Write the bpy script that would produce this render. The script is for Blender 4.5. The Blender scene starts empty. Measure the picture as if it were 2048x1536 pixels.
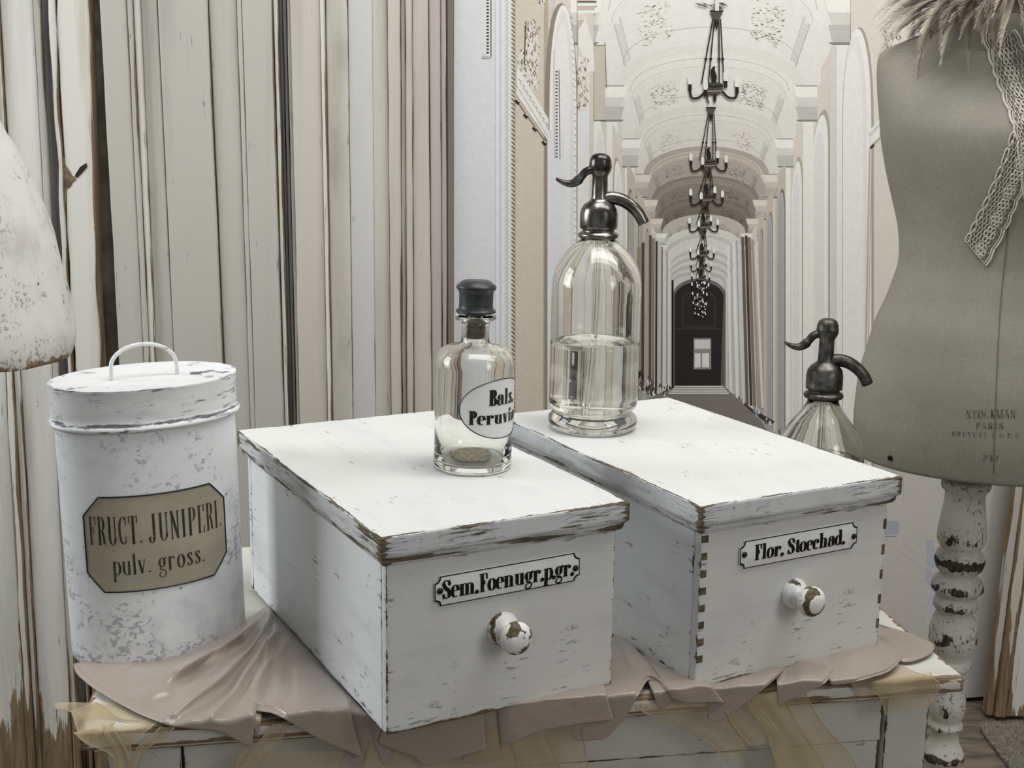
import bpy, bmesh, math, random
from math import sin, cos, pi, radians, exp, sqrt, atan2, floor
from mathutils import Vector, Matrix, noise
from mathutils.bvhtree import BVHTree
sc = bpy.context.scene
COL = sc.collection
random.seed(7)
# ------------------------------------------------------------------ camera, light, exposure
F, PITCH, ROLL = 2576.76, 0.20185, 0.0140
CAMZ, TZ = 1.30, 0.70            # eye height, height of the chest top
cd = bpy.data.cameras.new('camera'); cam = bpy.data.objects.new('camera', cd); COL.objects.link(cam)
cd.sensor_width = 36; cd.lens = F / 2048 * 36; cd.clip_start = 0.05
_fw = Vector((0, cos(PITCH), -sin(PITCH))); _r0 = Vector((1, 0, 0)); _u0 = Vector((0, sin(PITCH), cos(PITCH)))
_rt = _r0 * cos(ROLL) + _u0 * sin(ROLL); _up = -_r0 * sin(ROLL) + _u0 * cos(ROLL)
m = Matrix((( _rt.x, _up.x, -_fw.x, 0), (_rt.y, _up.y, -_fw.y, 0), (_rt.z, _up.z, -_fw.z, CAMZ), (0, 0, 0, 1)))
cam.matrix_world = m; sc.camera = cam
w = bpy.data.worlds.new('daylight'); sc.world = w; w.use_nodes = True
WORLD = w.node_tree.nodes['Background']
WORLD.inputs[0].default_value = (0.93, 0.97, 1.0, 1); WORLD.inputs[1].default_value = 0.30
def area(name, loc, target, sx, sy, power, col=(1, 1, 1)):
    l = bpy.data.lights.new(name, 'AREA'); l.shape = 'RECTANGLE'; l.size = sx; l.size_y = sy; l.energy = power; l.color = col
    o = bpy.data.objects.new(name, l); COL.objects.link(o); o.location = loc
    o.rotation_euler = (Vector(target) - Vector(loc)).to_track_quat('-Z', 'Y').to_euler(); return o
area('window_light_left', (-2.56, 1.50, 1.90), (0, 1.5, 1.90), 1.0, 1.4, 46, (0.95, 0.98, 1.0))
area('backdrop_fill_light', (0.75, 1.35, 2.85), (0.75, 2.75, 0.9), 2.2, .8, 37, (1.0, 0.99, 0.97))  # added fill lamp high in the room, brightens the printed backdrop; no window there
area('window_light_right', (1.9, -0.5, 1.9), (0.1, 1.4, 0.8), 0.6, 1.1, 12, (1.0, 0.98, 0.95))
area('ceiling_light', (0.4, 1.2, 2.95), (0.4, 1.9, 0), 1.8, 1.4, 13, (1.0, 0.99, 0.97))
sc.view_settings.view_transform = 'Standard'; sc.view_settings.look = 'None'; sc.view_settings.gamma = 1
sc.view_settings.use_curve_mapping = False; sc.view_settings.exposure = -0.08
cy = sc.cycles
cy.use_denoising = True; cy.max_bounces = 14; cy.transmission_bounces = 14; cy.glossy_bounces = 6; cy.diffuse_bounces = 4
cy.transparent_max_bounces = 24; cy.sample_clamp_indirect = 6

# ------------------------------------------------------------------ geometry helpers
C0 = Vector((0, 0, CAMZ))
def ray(px, py): return _fw + _rt * ((px - 1024) / F) + _up * ((768 - py) / F)
def onY(px, py, Y): r = ray(px, py); return C0 + r * (Y / r.y)
def onZ(px, py, Z): r = ray(px, py); return C0 + r * ((Z - CAMZ) / r.z)
def onPlane(px, py, p, n): r = ray(px, py); return C0 + r * ((p - C0).dot(n) / r.dot(n))
def project(q):
    d = Vector(q) - C0; z = d.dot(_fw); return (1024 + F * d.dot(_rt) / z, 768 - F * d.dot(_up) / z)
def lin(c):
    return tuple(((v / 255) / 12.92 if v <= 10.3 else ((v / 255 + 0.055) / 1.055) ** 2.4) for v in c)
def lerp(a, b, t): return a + (b - a) * t
def nz(x, y, z): return noise.noise(Vector((x, y, z)))

def mesh(name, vs, fs, mat, parent=None, smooth=False, wear=None, cols=None, kind=None):
    me = bpy.data.meshes.new(name); me.from_pydata([tuple(v) for v in vs], [], fs); me.update()
    if smooth: me.polygons.foreach_set('use_smooth', [True] * len(me.polygons))
    if wear is not None:
        a = me.attributes.new('wear', 'FLOAT', 'POINT'); a.data.foreach_set('value', wear)
    if cols is not None:
        a = me.attributes.new('col', 'FLOAT_COLOR', 'CORNER'); flat = []
        for p in me.polygons:
            c = cols[p.index]
            for _ in range(p.loop_total): flat += [c[0], c[1], c[2], 1.0]
        a.data.foreach_set('color', flat)
    if mat: me.materials.append(mat)
    o = bpy.data.objects.new(name, me); COL.objects.link(o)
    if parent: o.parent = parent
    if kind: o['kind'] = kind
    return o
def thing(name, label, cat, loc=(0, 0, 0), rz=0, group=None):
    o = bpy.data.objects.new(name, None); COL.objects.link(o); o.location = loc; o.rotation_euler = (0, 0, rz)
    o['label'] = label; o['category'] = cat
    if group: o['group'] = group
    return o
def tag(o, label, cat, group=None):
    o['label'] = label; o['category'] = cat
    if group: o['group'] = group
    return o
def axis_points(L, r, step):
    h = L / 2; e = [0, r * .3, r]; x = r
    d = r
    while True:
        d = min(d * 1.7, step); x += d
        if x > h - d * .5: break
        e.append(x)
    e = [v for v in e if v < h]
    return [v - h for v in e] + [0.0] + [h - v for v in reversed(e)]
def rounded_box(L, r=.0015, step=.012, wdist=.004, off=(0, 0, 0), jit=0, seed=0, wearf=None):
    """box surface with rounded edges, a fine grid and a wear value that rises towards the edges"""
    ax = [axis_points(l, min(r, l * .45), step) for l in L]; H = [l / 2 for l in L]
    vs, fs, we = [], [], []
    for a in range(3):
        b, c = (a + 1) % 3, (a + 2) % 3
        for s in (-1, 1):
            base = len(vs); nb, nc = len(ax[b]), len(ax[c])
            for i in range(nb):
                for j in range(nc):
                    p = [0, 0, 0]; p[a] = s * H[a]; p[b] = ax[b][i]; p[c] = ax[c][j]
                    d = min(H[b] - abs(p[b]), H[c] - abs(p[c]))
                    q = [max(-(H[k] - min(r, L[k] * .45)), min(H[k] - min(r, L[k] * .45), p[k])) for k in range(3)]
                    n = Vector([p[k] - q[k] for k in range(3)]).normalized()
                    rr = min(r, min(L) * .45)
                    v = Vector(q) + n * rr
                    we.append(exp(-d / wdist) if not wearf else wearf(v, d))
                    if jit and d < r * 2:
                        k = nz(v.x * 90 + seed, v.y * 90, v.z * 90); v -= n * max(0, k) * jit
                    vs.append(v + Vector(off))
            for i in range(nb - 1):
                for j in range(nc - 1):
                    q = [base + i * nc + j, base + (i + 1) * nc + j, base + (i + 1) * nc + j + 1, base + i * nc + j + 1]
                    fs.append(q if s > 0 else q[::-1])
    return vs, fs, we
def box(name, L, off, mat, parent=None, **k):
    vs, fs, we = rounded_box(L, off=off, **k)
    return mesh(name, vs, fs, mat, parent, smooth=True, wear=we)
def join(lst):
    V, Fc, W = [], [], []
    for vs, fs, we in lst:
        b = len(V); V += list(vs); Fc += [[i + b for i in f] for f in fs]; W += list(we) if we is not None else [0.0] * len(vs)
    return V, Fc, W
def lathe(prof, n=64, sx=1, sy=1, off=(0, 0, 0), wear=None, wob=0, seed=0, close=False):
    vs, fs, we = [], [], []
    for i, (r, z) in enumerate(prof):
        for j in range(n):
            t = 2 * pi * j / n; k = 1 + (wob * nz(cos(t) * 1.5 + seed, sin(t) * 1.5, z * 8) if wob else 0)
            vs.append(Vector((r * k * cos(t) * sx + off[0], r * k * sin(t) * sy + off[1], z + off[2])))
            we.append(wear[i] if wear else 0.0)
    m_ = len(prof)
    for i in range(m_ - (0 if close else 1)):
        i2 = (i + 1) % m_
        for j in range(n):
            j2 = (j + 1) % n; fs.append([i * n + j, i * n + j2, i2 * n + j2, i2 * n + j])
    if not close:
        if prof[0][0] > 1e-5: fs.append(list(range(n))[::-1])
        if prof[-1][0] > 1e-5: fs.append([(m_ - 1) * n + j for j in range(n)])
    return vs, fs, we
def tube(path, rad, n=12, cap=True, flat=1.0, wear=0.0):
    P_ = [Vector(p) for p in path]; m_ = len(P_); vs, fs = [], []
    R = rad if isinstance(rad, (list, tuple)) else [rad] * m_
    up = Vector((0, 0, 1)); prev = None
    for i in range(m_):
        t = (P_[min(i + 1, m_ - 1)] - P_[max(i - 1, 0)]).normalized()
        if prev is None:
            a = t.cross(up)
            if a.length < 1e-3: a = t.cross(Vector((0, 1, 0)))
            a.normalize()
        else: a = (prev - t * prev.dot(t)).normalized()
        prev = a; b = t.cross(a)
        for j in range(n):
            w_ = 2 * pi * j / n; vs.append(P_[i] + a * cos(w_) * R[i] * flat + b * sin(w_) * R[i])
    for i in range(m_ - 1):
        for j in range(n):
            j2 = (j + 1) % n; fs.append([i * n + j, i * n + j2, (i + 1) * n + j2, (i + 1) * n + j])
    if cap: fs.append(list(range(n))[::-1]); fs.append([(m_ - 1) * n + j for j in range(n)])
    return vs, fs, [wear] * len(vs)
def spline(pts, n):
    """Catmull-Rom through points of any dimension"""
    out = []; m_ = len(pts)
    for i in range(m_ - 1):
        p0, p1, p2, p3 = pts[max(i - 1, 0)], pts[i], pts[i + 1], pts[min(i + 2, m_ - 1)]
        for k in range(n):
            t = k / n
            out.append(tuple(.5 * (2 * b + (c - a) * t + (2 * a - 5 * b + 4 * c - d) * t * t + (3 * b - a - 3 * c + d) * t ** 3)
                             for a, b, c, d in zip(p0, p1, p2, p3)))
    out.append(tuple(pts[-1])); return out

# ------------------------------------------------------------------ materials
class NT:
    def __init__(s, name):
        s.m = bpy.data.materials.new(name); s.m.use_nodes = True; s.t = s.m.node_tree; s.t.nodes.clear()
        s.out = s.n('ShaderNodeOutputMaterial')
    def n(s, t, **k):
        x = s.t.nodes.new(t)
        for a, b in k.items(): setattr(x, a, b)
        return x
    def l(s, a, b): s.t.links.new(a, b)
    def val(s, sock, v):
        if hasattr(v, 'is_output') or isinstance(v, bpy.types.NodeSocket): s.l(v, sock)
        else: sock.default_value = v
    def math(s, op, a, b=0.0, c=0.0, clamp=False):
        x = s.n('ShaderNodeMath', operation=op, use_clamp=clamp); s.val(x.inputs[0], a); s.val(x.inputs[1], b)
        if op in ('MULTIPLY_ADD', 'SMOOTH_MIN'): s.val(x.inputs[2], c)
        return x.outputs[0]
    def mix(s, f, a, b, mode='MIX'):
        x = s.n('ShaderNodeMix', data_type='RGBA', blend_type=mode); s.val(x.inputs[0], f)
        for sock, v in ((x.inputs[6], a), (x.inputs[7], b)):
            s.val(sock, (v + (1,)) if isinstance(v, tuple) and len(v) == 3 else v)
        return x.outputs[2]
    def noise(s, scale, vec=None, detail=4, rough=.6, stretch=None, coord='Object', loc=(0, 0, 0)):
        x = s.n('ShaderNodeTexNoise'); x.inputs['Scale'].default_value = scale; x.inputs['Detail'].default_value = detail
        x.inputs['Roughness'].default_value = rough
        if vec is None: vec = s.n('ShaderNodeTexCoord').outputs[coord]
        mp = s.n('ShaderNodeMapping'); s.l(vec, mp.inputs[0]); mp.inputs['Location'].default_value = loc
        if stretch: mp.inputs['Scale'].default_value = stretch
        s.l(mp.outputs[0], x.inputs['Vector']); return x.outputs[0]
    def ramp(s, f, lo, hi):
        x = s.n('ShaderNodeMapRange', interpolation_type='SMOOTHSTEP'); s.val(x.inputs[0], f)
        x.inputs[1].default_value = lo; x.inputs[2].default_value = hi; return x.outputs[0]
    def bsdf(s, col, rough=.6, bump=None, bstr=.3, bdist=.001, metal=0.0, spec=.4, **extra):
        b = s.n('ShaderNodeBsdfPrincipled'); s.val(b.inputs['Base Color'], (col + (1,)) if isinstance(col, tuple) and len(col) == 3 else col)
        s.val(b.inputs['Roughness'], rough); s.val(b.inputs['Metallic'], metal); b.inputs['Specular IOR Level'].default_value = spec
        for k, v in extra.items(): s.val(b.inputs[k], v)
        if bump is not None:
            bp = s.n('ShaderNodeBump'); bp.inputs['Strength'].default_value = bstr; bp.inputs['Distance'].default_value = bdist
            s.l(bump, bp.inputs['Height']); s.l(bp.outputs[0], b.inputs['Normal'])
        return b
    def done(s, b): s.l(b.outputs[0], s.out.inputs[0]); return s.m
def paint_mat(name, paint, wood, stretch=(1, 1, 1), wearamt=1.0, grey=(150, 152, 155), chips=.66, fine=1.0, greyamt=.55, rough=.62, wood2=None, thr=.62, tick=.62, clump=.58, tickcol=(112, 110, 106)):
    """old chippy paint over wood or tin: the wear attribute and stretched noise open it up"""
    t = NT(name)
    wear = t.n('ShaderNodeAttribute', attribute_name='wear').outputs['Fac']
    n1 = t.noise(60 * fine, stretch=stretch, detail=6, rough=.65)
    n2 = t.noise(9 * fine, stretch=stretch, detail=3)
    n3 = t.noise(190 * fine, stretch=stretch, detail=3, loc=(3, 1, 2))
    n4 = t.noise(22 * fine, stretch=(stretch[0] * 1.3, stretch[1] * 1.3, stretch[2] * 1.3), detail=5, loc=(7, 7, 1))
    big = t.noise(5 * fine, detail=2, loc=(1, 9, 4))
    # edge wear
    e = t.math('ADD', t.math('MULTIPLY', wear, wearamt), t.math('MULTIPLY', t.math('SUBTRACT', n1, .5), 1.5))
    m1 = t.ramp(e, thr, thr + .07)
    # free standing chips where the coarse noise allows
    c = t.math('ADD', n1, t.math('MULTIPLY', t.math('SUBTRACT', big, .5), .55))
    m2 = t.ramp(c, chips, chips + .03)
    mask = t.math('MAXIMUM', m1, m2)
    # grey wash
    g = t.ramp(t.math('ADD', t.math('MULTIPLY', n4, .7), t.math('MULTIPLY', n2, .45)), .55, .78)
    gf = t.math('MULTIPLY', g, greyamt)
    pc = t.mix(gf, lin(paint), lin(grey))
    tn = t.noise(250 * fine, stretch=tuple(v * .9 if v > .5 else v * .5 for v in stretch), detail=3, rough=.6, loc=(5, 2, 8))
    bg2 = t.noise(13 * fine, detail=5, rough=.75, loc=(2, 4, 6))
    tk = t.math('MULTIPLY', t.ramp(tn, tick, tick + .05), t.ramp(t.math('ADD', bg2, t.math('MULTIPLY', wear, .25)), clump, clump + .08))
    pc = t.mix(t.math('MULTIPLY', tk, .72), pc, lin(tickcol))
    wc = t.mix(t.ramp(n3, .35, .65), lin(wood), lin(wood2 or tuple(v * .6 for v in wood)))
    col = t.mix(mask, pc, wc)
    h = t.math('ADD', t.math('MULTIPLY', mask, -1.0), t.math('MULTIPLY', n1, .25))
    return t.done(t.bsdf(col, t.math('MULTIPLY_ADD', mask, .2, rough), h, .5, .0006))
def plain(name, col, rough=.5, metal=0.0, nscale=0, namt=.1, spec=.4, col2=None, bstr=.2, stretch=(1, 1, 1)):
    t = NT(name)
    if nscale:
        n = t.noise(nscale, detail=5, stretch=stretch)
        c = t.mix(t.ramp(n, .35, .65), lin(col), lin(col2 or tuple(v * (1 - namt) for v in col)))
        return t.done(t.bsdf(c, rough, n, bstr, .0008, metal, spec))
    return t.done(t.bsdf(lin(col), rough, metal=metal, spec=spec))
M = {}
M['box_side'] = paint_mat('white paint on box side', (226, 229, 230), (124, 112, 86), (1, .22, 1), thr=.62, chips=.72, wearamt=.8, greyamt=.3, tick=.56, clump=.56)
M['box_front'] = paint_mat('white paint on box front', (213, 213, 209), (120, 108, 80), (.25, 1, 1), thr=.58, chips=.72, wearamt=.85, greyamt=.3, tick=.56, clump=.555)
M['box_lid'] = paint_mat('white paint on box lid', (219, 220, 216), (130, 112, 88), (.9, .3, 1), thr=.64, chips=.74, wearamt=.8, greyamt=.16, tick=.57, clump=.57, tickcol=(150, 148, 142))
M['lid_edge'] = paint_mat('brushed white paint on lid edge', (208, 210, 211), (118, 106, 82), (.3, .3, 3.5), thr=.54, chips=.70, wearamt=.85, greyamt=.95, grey=(142, 142, 140), tick=.54)
M['knob'] = paint_mat('worn white paint on knob', (235, 234, 230), (112, 98, 66), (1, 1, 1), thr=.50, chips=.62, wearamt=.78, greyamt=.2, rough=.3, fine=1.0)
M['bare_wood'] = plain('olive brown bare wood', (112, 100, 74), .7, nscale=120, namt=.4, stretch=(.3, 1, 1))
M['tin'] = paint_mat('white paint on tin', (232, 234, 235), (160, 163, 170), (.7, .7, .9), thr=.74, chips=.70, wearamt=.75, greyamt=.6, grey=(186, 190, 198), fine=.9, wood2=(104, 106, 112), rough=.5, tick=.51, clump=.57, tickcol=(158, 161, 168))
M['tin_lid'] = paint_mat('white paint on tin lid', (230, 231, 230), (130, 132, 138), (.3, .3, 1.8), thr=.68, chips=.70, wearamt=.85, greyamt=.5, grey=(176, 180, 186), wood2=(84, 86, 90), rough=.5, tick=.55, tickcol=(132, 134, 138))
M['chest'] = paint_mat('cream paint on chest', (206, 205, 196), (142, 120, 92), (.2, 1, 1), thr=.56, chips=.78, wearamt=1.0, greyamt=.4, wood2=(116, 94, 70), grey=(174, 172, 164))
M['chest_body'] = paint_mat('off white paint on chest body', (200, 199, 192), (96, 80, 64), (.4, 1, 1), thr=.64, chips=.76, wearamt=.9, greyamt=.5, grey=(168, 166, 158), tick=.57)
M['post'] = paint_mat('white paint on turned post', (208, 206, 197), (84, 72, 64), (1, 1, .6), thr=.80, chips=.72, wearamt=.7, greyamt=.45, wood2=(54, 44, 38), tick=.56, tickcol=(84, 76, 68))
M['enamel'] = plain('white enamel', (238, 238, 235), .18, nscale=40, namt=.03, spec=.6, bstr=.02)
M['ink'] = plain('black lettering', (14, 14, 15), .35)
M['screw'] = plain('dark screw', (70, 68, 66), .4, .8, nscale=300, namt=.4)
M['pewter'] = plain('tarnished pewter', (134, 131, 124), .26, 1.0, nscale=45, col2=(66, 64, 62), bstr=.08)
M['pewter_dull'] = plain('dull pewter', (112, 110, 104), .42, 1.0, nscale=60, col2=(64, 63, 60), bstr=.12)
M['cap'] = plain('black bakelite stopper', (62, 66, 68), .38, nscale=50, namt=.35, bstr=.1)
M['cork'] = plain('brown cork', (126, 112, 98), .8, nscale=160, namt=.3)
def glass(name, col, rough=0.0, ior=1.48):
    t = NT(name); n = t.noise(14, detail=2)
    return t.done(t.bsdf(lin(col), rough, n, .12, .002, spec=.5, **{'Transmission Weight': 1.0, 'IOR': ior}))
M['glass'] = glass('clear old glass', (253, 253, 250))
M['water'] = glass('still water', (253, 253, 250), ior=1.33)
# ------------------------------------------------------------------ lettering: skeleton strokes that swell on their uprights
def arc(cx, cy, rx, ry, a0, a1, n=14):
    return [(cx + rx * cos(radians(lerp(a0, a1, i / n))), cy + ry * sin(radians(lerp(a0, a1, i / n)))) for i in range(n + 1)]
def glyph(ch, T, h):
    """strokes in units of cap height; returns (list of (path, fixed_width or None), advance); d = dots"""
    S = []; D = []; X = .66; s = T * .78
    def st(x, y0=0, y1=X, foot=True, head=True):
        S.append(([(x, y0), (x, (y0 + y1) / 2), (x, y1)], T))
        if foot: S.append(([(x - s, y0 + h / 2), (x + s, y0 + h / 2)], h))
        if head: S.append(([(x - s, y1 - h / 2), (x, y1 - h / 2)], h))
    def cur(p, wd=None): S.append((p, wd))
    B = T * .74
    if ch in 'nmur' or ch in 'ih':
        if ch == 'i': st(B); D.append((B, .88, T * .62)); adv = 2 * B + .04
        elif ch == 'r':
            st(B); cur(arc(B + .16, X - .2, .14, .18, 170, 40)); D.append((B + .28, X - .12, T * .5)); adv = B + .38
        elif ch == 'n' or ch == 'h':
            st(B, 0, X if ch == 'n' else 1); cur(arc(B + .17, X - .2, .17, .18, 180, 0) ); st(B + .34, 0, X - .18, True, False); adv = B * 2 + .38
        elif ch == 'm':
            st(B)
            for k in (0, 1): cur(arc(B + .17 + .34 * k, X - .2, .17, .18, 180, 0)); st(B + .34 * (k + 1), 0, X - .18, True, False)
            adv = B * 2 + .72
        else:
            st(B, .17, X, False); cur(arc(B + .17, .2, .17, .18, 180, 360)); st(B + .34, 0, X, True, True); adv = B * 2 + .38
    elif ch == 'e':
        cur(arc(.26, .33, .2, .32, 8, 300, 26)); cur([(.1, .36), (.44, .36)], h); S.append((arc(.26, .36, .2, .29, 0, 60, 5), T * .8)); adv = .52
    elif ch == 'o': cur(arc(.26, .33, .2, .32, 0, 360, 32)); adv = .54
    elif ch == 'c': cur(arc(.26, .33, .2, .32, 50, 310, 26)); D.append((.37, .5, T * .55)); adv = .5
    elif ch == 'a':
        cur(arc(.24, .2, .16, .19, 60, 300, 20)); st(.42, .05, X - .15, False, False); cur(arc(.27, X - .17, .15, .16, 0, 150, 12)); D.append((.13, .5, T * .5))
        cur([(.42, .06), (.47, .02), (.55, .05)], h); adv = .58
    elif ch == 'd': cur(arc(.24, .32, .18, .31, 40, 320, 24)); st(.44, 0, 1, False); cur([(.44, h / 2), (.54, h / 2)], h); adv = .6
    elif ch == 'p': st(B, -.32, X); cur(arc(B + .18, .33, .2, .32, 140, -140, 24)); adv = B + .44
    elif ch == 'b': st(B, 0, 1, False); cur(arc(B + .18, .33, .2, .32, 140, -140, 24)); adv = B + .44
    elif ch == 'l': st(B, 0, 1); adv = 2 * B + .03
    elif ch == 't': st(B * 1.2, .05, .84, False, False); cur([(0, X - h / 2), (.34, X - h / 2)], h); cur([(B * 1.2, .06), (B * 1.2 + .09, .015), (B * 1.2 + .19, .1)], h * 1.3); adv = .38
    elif ch == 'f': st(B * 1.2, 0, .8, True, False); cur(arc(B * 1.2 + .13, .8, .13, .18, 180, 40)); cur([(0, X - h / 2), (.34, X - h / 2)], h); D.append((B * 1.2 + .22, .88, T * .5)); adv = .38
    elif ch == 's':
        cur([(.36, .5), (.33, .62), (.22, .65), (.12, .59), (.11, .47), (.19, .39), (.3, .3), (.37, .2), (.35, .08), (.24, .01), (.12, .04), (.08, .17)]); 
        S.append(([(.13, .5), (.21, .38), (.3, .29), (.35, .18)], T * .95)); adv = .46
    elif ch == 'v':
        S.append(([(.08, X), (.25, .02)], T)); cur([(.42, X), (.25, .02)], h); cur([(0, X), (.2, X)], h); cur([(.33, X), (.5, X)], h); adv = .52
    elif ch == 'g':
        cur(arc(.24, .42, .16, .22, 0, 360, 26)); cur([(.37, .58), (.44, .66), (.5, .63)], h); D.append((.49, .62, T * .4))
        cur([(.13, .24), (.1, .12), (.2, .06), (.36, .05), (.46, -.04), (.46, -.18), (.36, -.28), (.2, -.3), (.07, -.24), (.05, -.13), (.16, -.02)], T * .42)
        S.append(([(.16, .08), (.38, .04)], T * .7)); adv = .54
    elif ch == '.': D.append((.1, .075, T * .6)); adv = .2
    elif ch == ' ': adv = .26
    elif ch == 'S':
        cur([(.52, .72), (.5, .9), (.36, .985), (.2, .95), (.12, .82), (.16, .67), (.3, .56), (.46, .44), (.53, .28), (.48, .1), (.33, .015), (.17, .06), (.09, .25)])
        S.append(([(.15, .76), (.22, .6), (.42, .46), (.5, .3), (.46, .14)], T * 1.05)); cur([(.53, .66), (.53, .99)], h); cur([(.08, .33), (.08, .01)], h); adv = .62
    elif ch == 'F': st(T + .02, 0, 1); cur([(T, 1 - h / 2), (.58, 1 - h / 2)], h); cur([(T, .52), (.4, .52)], h); cur([(.57, 1), (.57, .70)], T * .5); cur([(.40, .64), (.40, .40)], T * .45); adv = .64
    elif ch == 'E': st(T + .02, 0, 1); cur([(T, 1 - h / 2), (.56, 1 - h / 2)], h); cur([(T, .52), (.38, .52)], h); cur([(T, h / 2), (.56, h / 2)], h); cur([(.56, 1), (.56, .76)], h * 1.3); cur([(.57, 0), (.57, .26)], h * 1.3); adv = .64
    elif ch in 'BPR':
        st(T + .02, 0, 1); cur([(T, 1 - h / 2), (.34, 1 - h / 2)], h); cur(arc(.34, .75, .19, .24, 90, -90, 14)); cur([(T, .51), (.34, .51)], h)
        if ch == 'B': cur(arc(.36, .26, .21, .25, 90, -90, 14)); cur([(T, h / 2), (.36, h / 2)], h)
        if ch == 'R': S.append(([(.4, .5), (.5, .3), (.53, .06)], T * .95)); cur([(.53, .06), (.6, .01), (.66, .06)], h)
        adv = .64 if ch != 'R' else .7
    elif ch == 'U': st(T + .02, .25, 1, False); cur([(T, 1 - h / 2), (T + .16, 1 - h / 2)], h); cur(arc(T + .22, .25, .2, .24, 180, 360)); cur([(T + .42, .25), (T + .42, 1)], h * 1.4); cur([(T + .3, 1 - h / 2), (T + .54, 1 - h / 2)], h); adv = T + .58
    elif ch == 'J': st(.36, .22, 1, False); cur([(.36, 1 - h / 2), (.52, 1 - h / 2)], h); cur(arc(.2, .2, .16, .22, 0, -170)); D.append((.08, .18, T * .6)); adv = .56
    elif ch == 'C' or ch == 'G':
        cur(arc(.33, .5, .25, .48, 50, 310, 28)); cur([(.52, .68), (.52, .98)], h * 1.2)
        if ch == 'G': st(.52, .05, .42, False)
        else: cur([(.52, .3), (.48, .12)], h)
        adv = .64
    elif ch == 'T': st(.3, 0, 1, True, False); cur([(.02, 1 - h / 2), (.58, 1 - h / 2)], h); cur([(.03, 1), (.03, .74)], h * 1.3); cur([(.57, 1), (.57, .74)], h * 1.3); adv = .62
    elif ch == 'N': cur([(.12, 0), (.12, 1)], h * 1.4); S.append(([(.1, 1), (.54, 0)], T)); cur([(.54, 0), (.54, 1)], h * 1.4); cur([(0, h / 2), (.22, h / 2)], h); cur([(.44, 1 - h / 2), (.66, 1 - h / 2)], h); cur([(0, 1 - h / 2), (.15, 1 - h / 2)], h); adv = .7
    elif ch == 'I': st(T + .02, 0, 1); cur([(0, 1 - h / 2), (2 * T, 1 - h / 2)], h); adv = 2 * T + .08
    elif ch == 'O': cur(arc(.33, .5, .25, .48, 0, 360, 32)); adv = .66
    elif ch == 'D': st(T + .02, 0, 1); cur([(T, 1 - h / 2), (.3, 1 - h / 2)], h); cur([(T, h / 2), (.3, h / 2)], h); cur(arc(.3, .5, .27, .49, 90, -90, 20)); adv = .68
    elif ch == 'K': st(T + .02, 0, 1); cur([(.52, 1), (.16, .45)], h * 1.3); S.append(([(.26, .6), (.56, 0)], T)); adv = .66
    elif ch == 'M': cur([(.12, 0), (.12, 1)], h * 1.4); S.append(([(.12, 1), (.4, 0)], T)); cur([(.4, 0), (.68, 1)], h); S.append(([(.68, 0), (.68, 1)], T)); adv = .84
    elif ch == 'A': cur([(.06, 0), (.32, 1)], h * 1.3); S.append(([(.32, 1), (.58, 0)], T)); cur([(.15, .32), (.48, .32)], h); adv = .66
    elif ch == 'V': S.append(([(.08, 1), (.32, 0)], T)); cur([(.32, 0), (.58, 1)], h * 1.3); adv = .66
    elif ch == '2': cur([(.08, .75), (.14, .93), (.28, .98), (.44, .9), (.46, .72), (.34, .5), (.14, .22), (.07, .06)]); S.append(([(.07, .06), (.48, .06)], T * .8)); adv = .58
    elif ch == '4': cur([(.36, 1), (.04, .3), (.54, .3)], h * 1.3); st(.38, 0, 1, True, False); adv = .6
    elif ch == '7': S.append(([(.06, .93), (.5, .93)], T * .8)); cur([(.5, .96), (.28, .4), (.24, 0)], T * .8); adv = .56
    else: adv = .3
    return S, D, adv
def text_strokes(text, T=.19, h=.035, gap=.04):
    out = []; x = 0
    for ch in text:
        S, D, adv = glyph(ch, T, h)
        for p, wd in S: out.append(([(a + x, b) for a, b in p], wd))
        for cx, cy_, r in D: out.append(('dot', cx + x, cy_, r))
        x += adv + gap
    return out, x - gap, T, h
def ribbon(path, widths, fn):
    """flat strip in (u, v) turned into vertices through fn"""
    vs, fs = [], []; n = len(path)
    for i in range(n):
        a = path[max(i - 1, 0)]; b = path[min(i + 1, n - 1)]
        dx, dy = b[0] - a[0], b[1] - a[1]; L = sqrt(dx * dx + dy * dy) or 1
        w_ = widths[i] / 2
        vs.append(fn(path[i][0] - dy / L * w_, path[i][1] + dx / L * w_)); vs.append(fn(path[i][0] + dy / L * w_, path[i][1] - dx / L * w_))
    for i in range(n - 1): fs.append([2 * i, 2 * i + 1, 2 * i + 3, 2 * i + 2])
    return vs, fs, None
def lettering(text, fn, width, height, x0, y0, T=.19, h=.035, gap=.04, drop=None, slant=0.0):
    """fn(u, v) -> point; the text box starts at (x0, y0), cap height = height, total width = width"""
    st_, tot, T, h = text_strokes(text, T, h, gap); k = width / tot; out = []
    f = lambda u, v: fn(x0 + (u + v * slant) * k, y0 + v * height)
    for s_ in st_:
        if s_[0] == 'dot':
            _, cx, cy_, r = s_; n = 14; ry = r * k / height
            vs = [f(cx + r * cos(2 * pi * i / n), cy_ + ry * sin(2 * pi * i / n)) for i in range(n)]
            out.append((vs, [list(range(n))], None)); continue
        p, wd = s_
        if len(p) == 2: p = [p[0], ((p[0][0] + p[1][0]) / 2, (p[0][1] + p[1][1]) / 2), p[1]]
        n = len(p); W = []
        for i in range(n):
            a = p[max(i - 1, 0)]; b = p[min(i + 1, n - 1)]; dx, dy = abs(b[0] - a[0]), abs(b[1] - a[1]); L = sqrt(dx * dx + dy * dy) or 1
            W.append(wd if wd else h + (T - h) * (dy / L) ** 2.2)
        # ribbons need equal units: work in scaled space
        P2 = [(a * k, b * height) for a, b in p]
        g = lambda u, v: fn(x0 + u + v * slant * k / height, y0 + v)
        out.append(ribbon(P2, [q * k for q in W], g))
    return join(out)

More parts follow.
